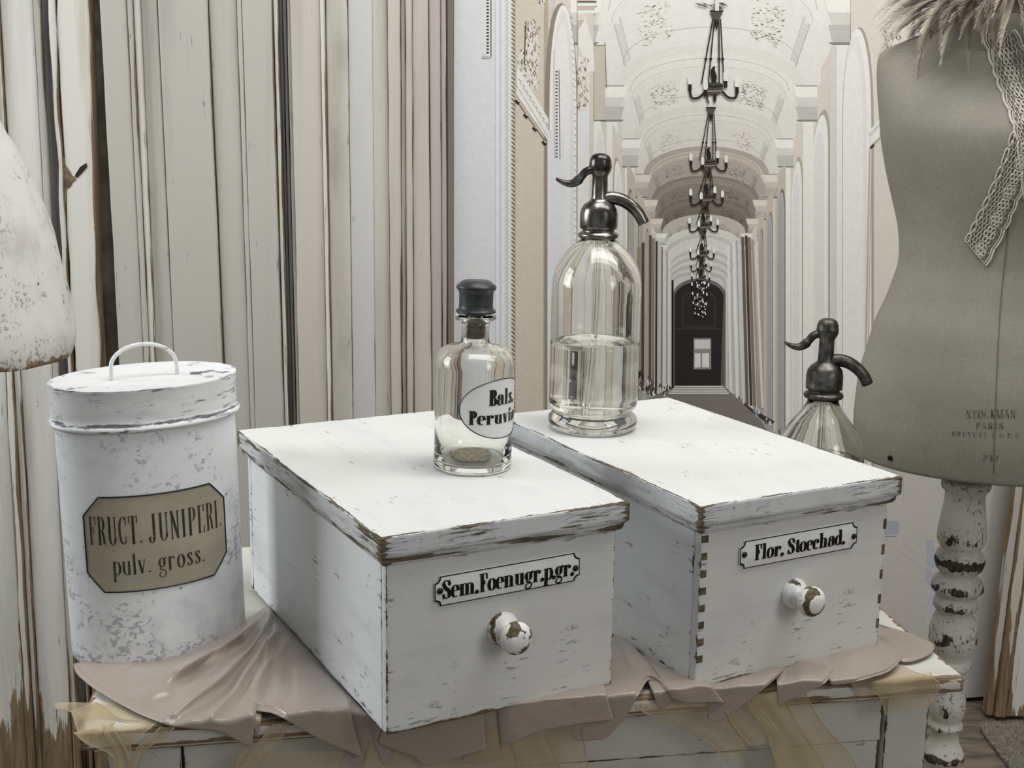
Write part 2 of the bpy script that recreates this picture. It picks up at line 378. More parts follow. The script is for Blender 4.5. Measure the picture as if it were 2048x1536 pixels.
# ------------------------------------------------------------------ setting: floor, wall
M['floorwood'] = plain('weathered floor board', (128, 116, 100), .75, nscale=30, namt=.35, stretch=(.15, 1, 1))
M['floordark'] = plain('dark floor underlay', (40, 34, 28), .9)
M['wall'] = plain('chalky plaster wall', (150, 142, 132), .9, nscale=12, namt=.1)
fl = mesh('floor', [(-2.6, -1.2, -.03), (2.6, -1.2, -.03), (2.6, 3.0, -.03), (-2.6, 3.0, -.03), (-2.6, -1.2, -.02), (2.6, -1.2, -.02), (2.6, 3.0, -.02), (-2.6, 3.0, -.02)],
          [[3, 2, 1, 0], [4, 5, 6, 7], [0, 1, 5, 4], [1, 2, 6, 5], [2, 3, 7, 6], [3, 0, 4, 7]], M['floordark'], kind='structure')
bd = rounded_box((1.28, .136, .02), r=.002, step=.2, off=(0, 0, -.01)); base = None
for i in range(30):
    for j in range(5):
        y = -1.12 + i * .14
        if base is None: base = mesh('floor_board', *bd[:2], M['floorwood'], fl, smooth=True, wear=bd[2]); o = base
        else: o = bpy.data.objects.new('floor_board', base.data); COL.objects.link(o); o.parent = fl
        o.location = (-2.62 + j * 1.29 + (.4 if i % 2 else 0) - .2, y, 0)
mesh('wall_back', [(-2.6, 2.98, 0), (2.6, 2.98, 0), (2.6, 2.98, 3.1), (-2.6, 2.98, 3.1), (-2.6, 3.05, 0), (2.6, 3.05, 0), (2.6, 3.05, 3.1), (-2.6, 3.05, 3.1)],
     [[0, 1, 2, 3], [7, 6, 5, 4], [0, 4, 5, 1], [3, 2, 6, 7], [1, 5, 6, 2], [0, 3, 7, 4]], M['wall'], kind='structure')

for nm, xa, xb in (('wall_left', -2.68, -2.6), ('wall_right', 2.6, 2.68)):
    mesh(nm, [(x, y, z) for x in (xa, xb) for y in (-1.2, 2.98) for z in (0, 3.1)], [[0, 1, 3, 2], [4, 6, 7, 5], [0, 4, 5, 1], [2, 3, 7, 6], [0, 2, 6, 4], [1, 5, 7, 3]], M['wall'], kind='structure')
M['sash'] = plain('white window paint', (222, 222, 218), .5)
win = join([rounded_box(L, r=.003, step=.4, off=o_) for L, o_ in [((.03, .06, 1.52), (-2.582, .97, 1.9)), ((.03, .06, 1.52), (-2.582, 2.03, 1.9)), ((.03, 1.12, .06), (-2.582, 1.5, 2.64)), ((.03, 1.12, .06), (-2.582, 1.5, 1.16)), ((.02, .03, 1.42), (-2.545, 1.5, 1.9)), ((.02, 1.0, .03), (-2.545, 1.5, 2.1))]])
mesh('window_1', win[0], win[1], M['sash'], smooth=True, kind='structure')

# ------------------------------------------------------------------ old painted door leaves on the left
def door_paint(name, c, wood=(140, 120, 94), **k):
    d = dict(stretch=(1, 1, .06), thr=.64, chips=.76, wearamt=.9, greyamt=.6, grey=tuple(int(v * .84) for v in c), wood2=(112, 94, 72)); d.update(k)
    return paint_mat(name, c, wood, **d)
DP = {'a': door_paint('warm white door paint', (214, 213, 206), thr=.6, chips=.76), 'a2': door_paint('flaking white door paint', (214, 212, 205), thr=.50, chips=.66, fine=.7, greyamt=.9, grey=(188, 181, 164)),
      'b': door_paint('grey white door paint', (184, 181, 173)), 'c': door_paint('cream door paint', (192, 187, 176), grey=(164, 157, 145)), 'cr': door_paint('rough cream door paint', (200, 196, 184), greyamt=.7, grey=(172, 168, 158), stretch=(1, 1, .25)),
      'cw': door_paint('lavender white door paint', (197, 196, 194), greyamt=.6, grey=(180, 177, 168)), 'd': door_paint('dusty pink door paint', (178, 169, 165), wood=(80, 64, 56)), 'e': door_paint('brown door paint with painted shade', (128, 114, 106)),
      'g': door_paint('dark grey hinge edge paint', (112, 112, 114), wood=(40, 34, 30), thr=.5), 'r': door_paint('bare wood showing through old paint', (196, 190, 176), thr=.3, chips=.5)}
def board(name, parent, L, R, yb, lean, front, thick, mat, z0=0.01, z1=2.05, wz=.4, wd=.006, dx=.025, seed=0, rag=.0, yaw=0.0):
    """upright board between two upright edge lines given as (px at y=0, px at y=850), lying in the leaf's own leaning plane"""
    n = Vector((sin(yaw), 1, -lean)); n = Vector((sin(yaw), cos(yaw), -lean)).normalized(); p0 = Vector((0, yb, 0))
    L = (L[0] - .9, L[1] - .9); R = (R[0] + .9, R[1] + .9)
    def line(l, z):
        a = onPlane(l[0], 0, p0, n); b = onPlane(l[1], 850, p0, n); t = (z - b.z) / (a.z - b.z); return b.lerp(a, t)
    ns = 70; vs, fs, we = [], [], []
    prof = None
    for i in range(ns + 1):
        z = lerp(z0, z1, i / ns); A = line(L, z); B = line(R, z); wdt = (B - A).length; e = min(.003, wdt * .25)
        us = [0, e / wdt * .4, e / wdt, .5 if wdt < .03 else .25, .5, .75, 1 - e / wdt, 1 - e / wdt * .4, 1]
        if wdt < .03: us = [0, e / wdt * .4, e / wdt, .4, .5, .6, 1 - e / wdt, 1 - e / wdt * .4, 1]
        ds = [front - .003, front - .0008, front, front, front, front, front, front - .0008, front - .003]
        jl = rag * nz(seed + z * 9, 3, 1) ; jr = rag * nz(seed + z * 9, 8, 5)
        for k, (u, d_) in enumerate(zip(us, ds)):
            j_ = jl if k < 3 else (jr if k > 5 else 0)
            p = A.lerp(B, u) - n * d_ + (B - A).normalized() * j_
            vs.append(p); dist = min(u, 1 - u) * wdt
            we.append(exp(-dist / wd) * (0.75 + .5 * nz(seed, z * 5, 2)) + wz * exp(-z / .12) * 1.6)
        vs.append(A.lerp(B, 1) - n * (front - thick)); vs.append(A - n * (front - thick)); we += [1, 1]
    c = 11
    for i in range(ns):
        for k in range(c):
            k2 = (k + 1) % c; fs.append([i * c + k, i * c + k2, (i + 1) * c + k2, (i + 1) * c + k])
    fs.append(list(range(c))[::-1]); fs.append([ns * c + k for k in range(c)])
    return mesh(name, vs, fs, mat, parent, smooth=False, wear=we)
YB, LN = 2.34, .045
leafA = thing('door_leaf', 'old white panelled door with peeling paint at the far left, behind the white torso form', 'door', (-1.0, YB, 0)); leafA.location = (0, 0, 0)
DP['back'] = door_paint('brown back of the panelling', (132, 120, 104), thr=.4)
board('backing', leafA, (-335, -290), (181, 206), YB, LN, .004, .02, DP['back'], seed=1)
for i, (nm, L, R, f, th, mt, rg) in enumerate([
        ('stile', (-330, -285), (-22, 26), .020, .03, 'a', .001), ('moulding', (-20, 28), (-9, 39), .026, .03, 'a2', .003), ('moulding', (-7, 41), (2, 50), .018, .03, 'a', .001),
        ('door_panel', (5, 52), (72, 116), .012, .02, 'a', .001), ('moulding', (74, 119), (84, 130), .020, .03, 'b', .002), ('moulding', (86, 126), (104, 150), .010, .03, 'g', .004),
        ('moulding', (106, 152), (117, 158), .026, .03, 'a', .004), ('stile', (120, 163), (183, 208), .022, .035, 'a2', .004)]):
    board(nm, leafA, L, R, YB, LN, f, th, DP[mt], rag=rg, seed=i * 3.1, wz=1.0, wd=.004)
_n = Vector((0, 1, -LN)).normalized(); _p = Vector((0, YB, 0)) - _n * .0222
def patch(name, px, mat, d, par):
    q = [onPlane(x, y, _p - _n * d, _n) for x, y in px]; n = len(q); c = sum(q, Vector()) / n
    vs = q + [c] + [v + _n * .004 for v in q]; mesh(name, vs, [[i, (i + 1) % n, n] for i in range(n)] + [[i, n + 1 + i, n + 1 + (i + 1) % n, (i + 1) % n] for i in range(n)], mat, par)
patch('flaked_patch', [(123, 300), (128, 316), (131, 330), (138, 340), (144, 352), (150, 352), (152, 360), (145, 366), (141, 374), (134, 378), (132, 392), (130, 420), (127, 460), (124, 420), (122, 380), (121, 340)], plain('tan wood under flaked paint', (140, 122, 96), .8, nscale=60, namt=.35), .0006, leafA)
patch('crack', [(150, 350), (160, 334), (172, 326), (174, 334), (164, 346), (154, 356)], plain('dark crack', (44, 34, 26), .9), .0012, leafA)
leafB = thing('door_leaf', 'pale grey panelled door leaf with long brown-edged grooves, behind the white tin', 'door'); leafB.location = (0, 0, 0)
board('backing', leafB, (208, 254), (544, 568), YB, LN, .004, .02, DP['back'], seed=2)
for i, (nm, L, R, f, th, mt, rg) in enumerate([
        ('stile', (206, 252), (259, 301), .020, .03, 'b', .001), ('moulding', (262, 303), (271, 311), .026, .03, 'b', .001), ('moulding', (273, 313), (283, 321), .022, .03, 'a', .001),
        ('door_panel', (285, 322), (317, 358), .012, .02, 'b', .0005), ('door_panel', (320, 360), (417, 454), .016, .02, 'b', .0005), ('door_panel', (420, 457), (476, 504), .010, .02, 'b', .0005),
        ('moulding', (478, 506), (486, 514), .018, .03, 'b', .001), ('stile', (488, 516), (546, 570), .020, .03, 'b', .001)]):
    board(nm, leafB, L, R, YB, LN, f, th, DP[mt], rag=rg, seed=20 + i * 3.1, wz=.7, wd=.003)
hinge = thing('door_post', 'narrow dark grey grooved post between the grey door leaf and the cream door leaf', 'post')
for i, (L, R, f, mt) in enumerate([((549, 573), (555, 578), .012, 'a'), ((557, 580), (563, 585), -.005, 'g'), ((566, 588), (572, 593), .004, 'g'), ((575, 596), (582, 602), .008, 'b')]):
    board('slat', hinge, L, R, YB, LN, f, .02, DP[mt], rag=.0008, seed=50 + i, wz=.3, wd=.003)
leafC = thing('door_leaf', 'cream panelled door leaf with rough brushed strips, left of the palace backdrop', 'door')
board('backing', leafC, (586, 606), (854, 862), YB, LN, .004, .02, DP['back'], seed=3)
for i, (nm, L, R, f, th, mt, rg) in enumerate([
        ('stile', (584, 604), (644, 660), .020, .03, 'c', .001), ('moulding', (645, 661), (651, 666), .028, .03, 'a', .001), ('door_panel', (653, 668), (695, 706), .012, .02, 'cr', .001),
        ('door_panel', (697, 708), (745, 752), .010, .02, 'cw', .0005), ('door_panel', (745.6, 752.6), (776, 785), .0095, .02, 'c', .0005), ('moulding', (778, 786), (801, 804), .022, .03, 'c', .001), ('moulding', (803, 806), (811, 814), .008, .02, 'cr', .001),
        ('moulding', (813, 816), (824, 828), .018, .03, 'c', .001), ('stile', (826, 830), (856, 864), .014, .03, 'c', .001)]):
    board(nm, leafC, L, R, YB, LN, f, th, DP[mt], rag=rg, seed=70 + i * 3.1, wz=.4, wd=.003)
jamb = thing('door_jamb', 'dusty pink door jamb with a brown strip of painted shade at the left edge of the palace backdrop', 'door frame')
board('jamb_board', jamb, (859, 866), (880, 884), YB, LN, .012, .03, DP['d'], seed=91, wz=.2, wd=.002)
board('jamb_board', jamb, (882, 886), (891, 893), YB, LN, .004, .03, DP['d'], seed=92, wz=.2, wd=.002)
board('jamb_shade_strip', jamb, (893, 895), (905, 905), YB, LN, -.012, .03, DP['e'], seed=93, wz=.2, wd=.002)  # shadow beside the backdrop, put into the strip's brown colour
# turned iron column in the dark gap
colm = thing('iron_column', 'dark ornate cast iron column in the gap between the two left door leaves', 'column', (onY(203, 200, 2.475).x, 2.475, 0))
pr = [(.05, 0), (.05, .03), (.03, .05), (.016, .08), (.016, .6), (.024, .62), (.014, .66), (.016, .95), (.026, .965), (.026, .985), (.018, 1.0), (.016, 1.02), (.015, 1.3), (.02, 1.32), (.028, 1.335), (.022, 1.35), (.03, 1.37), (.024, 1.385), (.03, 1.4), (.03, 1.42), (.018, 1.44), (.028, 1.455), (.034, 1.48), (.016, 1.49), (.016, 2.05), (.03, 2.07)]
M['iron'] = plain('grey-green painted iron', (186, 184, 168), .6, nscale=30, namt=.15, bstr=.05)
v = lathe(pr, 24); mesh('shaft', *v[:2], M['iron'], colm, smooth=True)
# chippy white door on the right, behind the post
leafD = thing('door_leaf', 'white door with brown chipped edge standing at the far right, behind the dress form stand', 'door')
n_ = Vector((0, 1, -.02)).normalized()
for nm, L, R, f, mt, sd in [('stile', (2152, 2042), (2164, 2054), .02, 'b', 3), ('moulding', (2166, 2056), (2186, 2076), .03, 'r', 5), ('stile', (2189, 2079), (2228, 2118), .024, 'a', 8), ('door_panel', (2231, 2121), (2560, 2450), .012, 'a', 11)]:
    # these edge lines are the upward continuation of the visible lower piece
    board(nm, leafD, L, R, 2.70, .02, f, .03, DP[mt], rag=.003, seed=sd, wz=.5, wd=.006, z1=2.0)
# ------------------------------------------------------------------ printed backdrop: a palace gallery on canvas
MYAW = atan2(.225, 1)
MP0, MN = Vector((-.13, 2.50, 0)), Vector((-sin(MYAW), cos(MYAW), 0)); MU = Vector((cos(MYAW), sin(MYAW), 0))
PV, PF, PC = [], [], []
def poly(pts, col, lay): PF.append((lay, len(PF), 'p', [tuple(p) for p in pts], col))
def strip(A, B, col, lay): PF.append((lay, len(PF), 's', (list(A), list(B)), col))
def line(pts, w_, col, lay): PF.append((lay, len(PF), 'l', (list(pts), w_), col))
def rect(x0, y0, x1, y1, col, lay): poly([(x0, y0), (x1, y0), (x1, y1), (x0, y1)], col, lay)
WHITE, CREAM, BEIGE, TAUPE = (234, 233, 228), (226, 221, 210), (208, 200, 186), (178, 168, 152)
rnd = random.Random(3)
X0, X1, YT = 905, 2700, -420
rect(X0, YT, X1, 1500, (226, 223, 216), 0)
def U(n): return 1 / (.00143 + .00048 * n)          # pixels per cornice height at bay n
VX, VY = 1397.0, 700.0
def pt(n, X, Y): u = U(n); return (VX + u * X, VY - u * Y)
CX, HW, WW = .043, .34, .455                        # gallery axis, half width at the pilasters, half width at the wall
def frame(n, hw, spring=1.0, rise=.16, k=20, base=-.65):
    """arch shaped opening outline of bay n"""
    u = []
    u.append(pt(n, CX - hw, base)); u.append(pt(n, CX - hw, spring))
    for i in range(1, k): 
        a = pi - pi * i / k; u.append(pt(n, CX + hw * cos(a), spring + rise * sin(a) ** .9))
    u.append(pt(n, CX + hw, spring)); u.append(pt(n, CX + hw, base)); return u
def arcline(n, hw, spring, rise, k=24, a0=0, a1=180):
    return [pt(n, CX + hw * cos(radians(lerp(a1, a0, i / k))), spring + rise * abs(sin(radians(lerp(a1, a0, i / k)))) ** .9) for i in range(k + 1)]
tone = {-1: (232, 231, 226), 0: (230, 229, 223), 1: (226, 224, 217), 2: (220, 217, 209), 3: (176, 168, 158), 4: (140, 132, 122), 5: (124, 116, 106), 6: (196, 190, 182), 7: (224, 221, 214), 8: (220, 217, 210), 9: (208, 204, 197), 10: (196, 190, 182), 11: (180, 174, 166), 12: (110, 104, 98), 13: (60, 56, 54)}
def shade(c, k): return tuple(max(0, min(255, v * k)) for v in c)
for n in range(-1, 13):
    L = (n + 1) * 14
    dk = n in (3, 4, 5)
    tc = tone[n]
    # vault of this bay, with the side walls below the cornice
    if n == -1: rect(1150, YT, 1700, 900, tc, 1)
    else: poly(frame(n, HW + .02, 1.0, .17), tc, L)
    # coffer frame lines and leaf scrolls on the vault
    if n < 9:
        for f_, w_ in ((.18, 1.2), (.3, .8), (.78, 1.2)):
            line(arcline(n + f_, HW * .93, 1.03, .135), max(.5, w_ * U(n) / 420), shade(tc, .86), L + 2)
        ra = arcline(n + .1, HW * .99, 1.0, .165); rb = arcline(n + .32, HW * .99, 1.0, .165)
        strip(ra, rb, shade(tc, 1.02 if not dk else 1.12), L + 1)
        for sgn in (-1, 1):
            # side coffer: long vertical frame with beads
            for q, ww_ in ((14, 1.6), (16, .8), (22, .8), (24, 1.2)):
                line([pt(n + .36 + .1 * k, CX + sgn * HW * .95 * cos(radians(q)), 1.0 + .155 * sin(radians(q)) ** .9) for k in range(6)], ww_ * U(n) / 520, shade(tc, .82), L + 3)
            for k in range(18):
                line([pt(n + .4 + .025 * k, CX + sgn * HW * .95 * cos(radians(17.5)), 1.0 + .155 * sin(radians(17.5)) ** .9), pt(n + .415 + .025 * k, CX + sgn * HW * .95 * cos(radians(20.5)), 1.0 + .155 * sin(radians(20.5)) ** .9)], 1.3 * U(n) / 520, shade(tc, .8), L + 3)
            for rep in range(int(170 if n < 2 else 110 / (1 + .2 * n))):
                u_ = rnd.random(); v_ = rnd.random(); fr = n + .42 + .42 * v_; ang = radians(38 + 26 * u_)
                x, y = pt(fr, CX + sgn * HW * .93 * cos(ang), 1.01 + .15 * sin(ang)); s_ = U(n) / 520 * rnd.uniform(1.0, 2.8)
                t_ = rnd.uniform(-.7, .5) * -sgn
                line([(x - s_, y - s_ * t_), (x, y - s_ * (t_ * .2 + .3)), (x + s_, y + s_ * t_)], [.4, max(.7, s_ * .42), .4], shade((150, 143, 130), rnd.choice((.5, .75, 1.1, 1.2, 1.6, 1.6))) if n < 3 else shade(tc, .6), L + 3)
    # walls and pilasters on both sides
    for sgn in (-1, 1):
        W = WW; b = -.65
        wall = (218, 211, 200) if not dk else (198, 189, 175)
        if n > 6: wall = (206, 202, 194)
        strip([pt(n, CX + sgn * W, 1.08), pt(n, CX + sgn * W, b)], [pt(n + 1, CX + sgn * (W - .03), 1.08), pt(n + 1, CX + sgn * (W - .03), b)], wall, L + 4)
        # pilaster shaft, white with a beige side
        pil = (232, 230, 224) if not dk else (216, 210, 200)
        for f0, f1, c_ in ((.56, .68, shade(pil, .96)), (.68, .8, shade(pil, .89)), (.8, .92, pil), (.92, 1.0, shade(pil, .93))):
            strip([pt(n + f0, CX + sgn * (HW + .06 + (.02 if f0 > .1 else 0)), .92), pt(n + f0, CX + sgn * (HW + .06), b)], [pt(n + f1, CX + sgn * (HW + .06 + .02), .92), pt(n + f1, CX + sgn * (HW + .06 + .01), b)], c_, L + 6)
        fx = [(HW + .055, HW + .012, shade(pil, 1.02)), (HW + .012, HW - .004, shade(pil, .93))]
        for a, c, col in fx: strip([pt(n, CX + sgn * a, .93), pt(n, CX + sgn * a, b)], [pt(n, CX + sgn * c, .93), pt(n, CX + sgn * c, b)], col, L + 8)
        # cornice block
        for y0, y1, ex, col in ((1.012, .988, .0, shade(pil, .74)), (1.006, .965, .012, shade(pil, 1.04)), (.965, .93, .0, shade(pil, .93)), (.93, .88, .0, shade(pil, .84)), (.88, .872, 0, shade(pil, .6))):
            poly([pt(n, CX + sgn * (HW + .07), y0), pt(n, CX + sgn * (HW - .012 - ex), y0), pt(n, CX + sgn * (HW - ex), y1), pt(n, CX + sgn * (HW + .07), y1)], col, L + 9)
        # blind arch on the wall between the pilasters
        if 0 < n < 7:
            top, w0, w1 = .935, n - .06, n + .48
            def ar(fr0, fr1, tp, col, lay):
                A = []; k = 14
                for i in range(k + 1):
                    a = pi * i / k; f_ = (fr0 + fr1) / 2 - (fr1 - fr0) / 2 * cos(a); A.append(pt(f_, CX + sgn * (W - .012), tp - .16 + .16 * sin(a)))
                A = [pt(fr0, CX + sgn * (W - .012), b)] + A + [pt(fr1, CX + sgn * (W - .012), b)]; poly(A, col, lay)
            ar(w0 - .06, w1, top + .012, shade(TAUPE, 1.0 if not dk else .7), L + 5); ar(w0, w1, top, shade((236, 235, 231), 1 if not dk else .75), L + 6)
            ar(w0 + .12, w1 - .05, top - .05, shade((226, 225, 221), 1 if not dk else .75), L + 7)
L = 14 * 14
# the far portal: white arch, dark door, lit window, steps
def archpoly(x0, x1, yb, ys, yt, col, lay, k=18):
    c, r = (x0 + x1) / 2, (x1 - x0) / 2
    poly([(x0, yb), (x0, ys)] + [(c - r * cos(pi * i / k), ys - (ys - yt) * sin(pi * i / k)) for i in range(1, k)] + [(x1, ys), (x1, yb)], col, lay)
archpoly(1322, 1485, 790, 520, 468, (206, 202, 194), L); archpoly(1328, 1480, 790, 524, 476, (222, 220, 214), L + 1)
for k in range(9):
    g = 1 - k / 9; archpoly(1332 + k * 1.6, 1474 - k * 3.4, 785, 540 + k * 3, 490 + k * 7.5, shade((226, 224, 219), .99 - (k % 2) * .1 - k * .006), L + 2 + k)
archpoly(1345, 1450, 775, 590, 556, (120, 114, 108), L + 12); archpoly(1348, 1446, 774, 594, 563, (46, 43, 43), L + 13)
archpoly(1362, 1432, 655, 600, 578, (58, 55, 55), L + 14); archpoly(1366, 1428, 650, 603, 584, (48, 45, 45), L + 15)
line([(1349, 657), (1445, 657)], 1.6, (72, 68, 66), L + 16)
rect(1342, 560, 1346, 778, (30, 28, 28), L + 15); strip([(1446, 580), (1440, 772)], [(1449, 580), (1447, 778)], (104, 98, 92), L + 16)
rect(1386, 676, 1421, 738, (150, 146, 140), L + 17); rect(1388, 679, 1419, 697, (226, 226, 222), L + 18); rect(1388, 706, 1400, 734, (232, 232, 228), L + 18); rect(1403, 706, 1417, 734, (232, 232, 228), L + 18)
for k in range(7): line([(1390 + k * 4.4, 679), (1390 + k * 4.4, 697)], .7, (180, 178, 174), L + 19)
poly([(1342, 774), (1450, 774), (1520, 840), (1560, 900), (1280, 900), (1290, 800)], (134, 128, 122), L + 12)
for k in range(4): rect(1346 - k * 4 + 2, 771 + k * 4.4, 1446 + k * 3.5, 774 + k * 4.4, (224, 222, 218), L + 20); rect(1346 - k * 4 + 2, 774 + k * 4.4, 1446 + k * 3.5, 775.6 + k * 4.4, (120, 114, 108), L + 20)
# side columns near the portal, dark left cluster and light right cluster
for x, w_, c in ((1277, 7, (150, 140, 128)), (1285, 5, (84, 74, 66)), (1292, 8, (182, 172, 160)), (1300, 5, (96, 86, 76)), (1306, 5, (140, 130, 118)), (1312, 4, (70, 62, 58)), (1317, 5, (206, 200, 192)), (1323, 3, (130, 122, 112)), (1327, 4, (224, 220, 214)), (1333, 3, (176, 170, 162)), (1338, 4, (228, 226, 222))):
    line([(x, 470 + abs(x - 1300)), (x - 1, 780)], w_, c, L + 11)
for x, w_, c in ((1455, 5, (232, 231, 228)), (1461, 4, (196, 192, 186)), (1466, 5, (234, 233, 230)), (1472, 3, (178, 178, 182)), (1477, 5, (214, 214, 216)), (1484, 6, (110, 100, 92)), (1491, 5, (74, 66, 60)), (1497, 6, (134, 124, 114)), (1504, 5, (170, 162, 152)), (1511, 5, (222, 220, 214))):
    line([(x, 470 + abs(x - 1490) * .6), (x + 4 + (x - 1440) * .12, 800 + (x - 1450) * .25)], w_, c, L + 11)
for x, y, s_ in ((1286, 780, 9), (1303, 778, 7), (1298, 762, 6), (1326, 782, 8), (1336, 776, 4), (1278, 745, 6)):
    for q in range(9): 
        a, b = x + rnd.uniform(-s_, s_), y + rnd.uniform(-s_ * 2, s_); line([(a, b), (a + rnd.uniform(-3, 3), b + rnd.uniform(3, 10))], rnd.uniform(1.5, 3.5), rnd.choice([(40, 34, 32), (70, 62, 58), (222, 220, 216)]), L + 12)
# right hand wall bases stepping towards us, floor
fl_edge = [(1470, 792), (1512, 838), (1560, 872), (1640, 940), (1760, 1040), (1900, 1160), (2100, 1330)]
poly([(1440, 790)] + fl_edge + [(2100, 1500), (1300, 1500), (1300, 800)], (178, 174, 168), 1 + L)
poly([(1448, 785), (1540, 850), (1548, 842), (1500, 815), (1470, 786)], (70, 62, 58), L + 2)
for x, y in ((1512, 820), (1534, 845), (1556, 868)):
    for q in range(8): a, b = x + rnd.uniform(-5, 6), y + rnd.uniform(-14, 10); line([(a, b), (a + rnd.uniform(-2, 2), b + 8)], rnd.uniform(2, 4), rnd.choice([(96, 96, 104), (150, 158, 176), (210, 214, 222), (222, 222, 222)]), L + 6)
# foreground wall on the right with its tall arch, bracket and ornament
N0 = L + 22
poly([(1700, YT), (2700, YT), (2700, 1500), (2200, 1500), (1760, 1040), (1700, 990)], (222, 217, 206), N0)
poly([(1745, 905), (1760, 905), (2100, 960), (2100, 1500), (1760, 1500)], (205, 201, 195), N0 + 1)
def sidearch(x0, x1, yt, ys, col, lay, yb=980):
    k = 16; c, r = (x0 + x1) / 2, (x1 - x0) / 2
    poly([(x0, yb), (x0, ys)] + [(c - r * cos(pi * i / k), ys - (ys - yt) * sin(pi * i / k) ** .8) for i in range(1, k)] + [(x1, ys), (x1, yb)], col, lay)
sidearch(1690, 1746, 54, 262, (176, 164, 154), N0 + 2); sidearch(1686, 1741, 57, 262, (238, 237, 233), N0 + 3); sidearch(1684, 1732, 72, 270, (228, 227, 222), N0 + 4); sidearch(1684, 1725, 96, 290, (236, 235, 231), N0 + 5)
strip([(1736, 300), (1722, 1000)], [(1743, 300), (1731, 1000)], (190, 180, 166), N0 + 6); strip([(1739, 300), (1726, 1000)], [(1741, 300), (1729, 1000)], (226, 220, 210), N0 + 7)
poly([(1736, 262), (1798, 192), (1800, 232), (1740, 292)], (236, 235, 231), N0 + 8)
line([(1738, 270), (1796, 206)], 5, (214, 208, 198), N0 + 9); line([(1740, 292), (1798, 236)], 3, (186, 176, 160), N0 + 9)
for a, b in ((1742, 293), (1762, 266), (1768, 262)): line([(a - 4, b + 3), (a + 4, b - 4)], 4, (70, 58, 46), N0 + 10)
def ornament(x0, y0, x1, y1, n, lay, lean=0):
    poly([(x0, y1), (lerp(x0, x1, .05), lerp(y0, y1, .4)), (lerp(x0, x1, .35), y0), (lerp(x0, x1, .7), y0 + 6), (x1, lerp(y0, y1, .4)), (x1 - 3, y1)], (228, 222, 211), lay)
    for i in range(n):
        x = rnd.uniform(x0 + 2, x1 - 2); y = rnd.uniform(y0 + 3, y1 - 3); s_ = rnd.uniform(2, 6); d = rnd.choice((-1, 1))
        line([(x, y - s_), (x + d * s_ * .7, y), (x, y + s_)], [.5, rnd.uniform(1.2, 2.6), .5], rnd.choice([(120, 108, 90), (86, 76, 62), (168, 156, 138), (240, 238, 232), (240, 238, 232)]), lay + 1)
ornament(1764, 58, 1798, 182, 90, N0 + 8)
for k in range(70):      # beaded edge near the dress form
    y = -200 + k * 9; line([(1826 + rnd.uniform(-1, 1), y), (1823, y + 5)], 2.4, (110, 100, 86), N0 + 9); line([(1836, y + 2), (1839, y + 6)], 2, (150, 140, 124), N0 + 9)
strip([(1828, YT), (1828, 600)], [(1834, YT), (1834, 600)], (240, 239, 236), N0 + 8)
# pale printed shadows on the floor near the chest
for P_, c in (([(1768, 1041), (1797, 1041), (1795, 1068), (1768, 1068)], (176, 182, 190)), ([(1850, 1078), (1866, 1080), (1870, 1130), (1858, 1140), (1868, 1150), (1890, 1190), (1890, 1230), (1848, 1160), (1852, 1130)], (186, 190, 202)), ([(1850, 1160), (1880, 1200), (1880, 1290), (1850, 1250)], (200, 202, 208))): poly(P_, c, N0 + 3)
line([(1768, 1072), (1790, 1072)], 2, (150, 152, 156), N0 + 4); line([(1770, 1075), (1800, 1105), (1850, 1140)], 1.6, (190, 184, 174), N0 + 4); line([(1790, 1075), (1850, 1120)], 1.4, (196, 190, 182), N0 + 4)
line([(1806, 930), (1806, 1000)], 1.2, (186, 180, 170), N0 + 4); line([(1742, 905), (1900, 935)], 1, (200, 194, 184), N0 + 4)
# foreground pilaster, rope moulding and wall on the left
poly([(1020, YT), (1100, YT), (1100, 1100), (1020, 1100)], (214, 204, 188), N0)
poly([(1088, YT), (1096, YT), (1094, 1100), (1084, 1100)], (184, 172, 156), N0 + 1)
sidearch(1088, 1154, 6, 230, (150, 138, 124), N0 + 2, 1100); sidearch(1098, 1152, 10, 235, (238, 237, 234), N0 + 3, 1100); sidearch(1104, 1146, 22, 240, (226, 225, 220), N0 + 4, 1100); sidearch(1106, 1140, 48, 250, (234, 234, 232), N0 + 5, 1100)
strip([(1094, 260), (1094, 1100)], [(1128, 260), (1126, 1100)], (228, 229, 230), N0 + 6)
for k in range(26): rect(1110, 142 + k * 6.8, 1114, 145 + k * 6.8, (90, 82, 74), N0 + 7)
line([(1107, 100), (1108, 318)], 1.5, (200, 196, 190), N0 + 7); line([(1117, 140), (1119, 318)], 1.4, (110, 104, 98), N0 + 7)
for k in range(60):
    y = 30 + k * 14; x = 1142 + min(8, k * .6); line([(x - 3, y), (x + 3, y + 5)], 1.6, (196, 192, 184), N0 + 7)
strip([(1154, YT), (1154, 1100)], [(1186, YT), (1186, 1100)], (218, 209, 195), N0 + 1)
strip([(1156, 110), (1150, 1100)], [(1178, 135), (1174, 1100)], (232, 231, 227), N0 + 2)
for y0, y1, x1, c in ((2, 6, 1192, (110, 102, 92)), (6, 12, 1194, (238, 237, 233)), (12, 21, 1188, (200, 190, 174)), (21, 27, 1190, (238, 237, 233)), (27, 40, 1176, (222, 216, 204)), (40, 92, 1168, (198, 188, 172))): rect(1154, y0, x1, y1, c, N0 + 3)
poly([(1170, 36), (1186, 90), (1188, 143), (1175, 143), (1156, 92), (1156, 60)], (234, 232, 226), N0 + 4)
rect(1187, 90, 1209, 240, (204, 196, 182), N0 + 2); line([(1187, 91), (1209, 91)], 1.4, (120, 112, 100), N0 + 4); line([(1209, 84), (1212, 175)], 1.4, (130, 122, 110), N0 + 4)
ornament(1154, 110, 1176, 222, 60, N0 + 5)
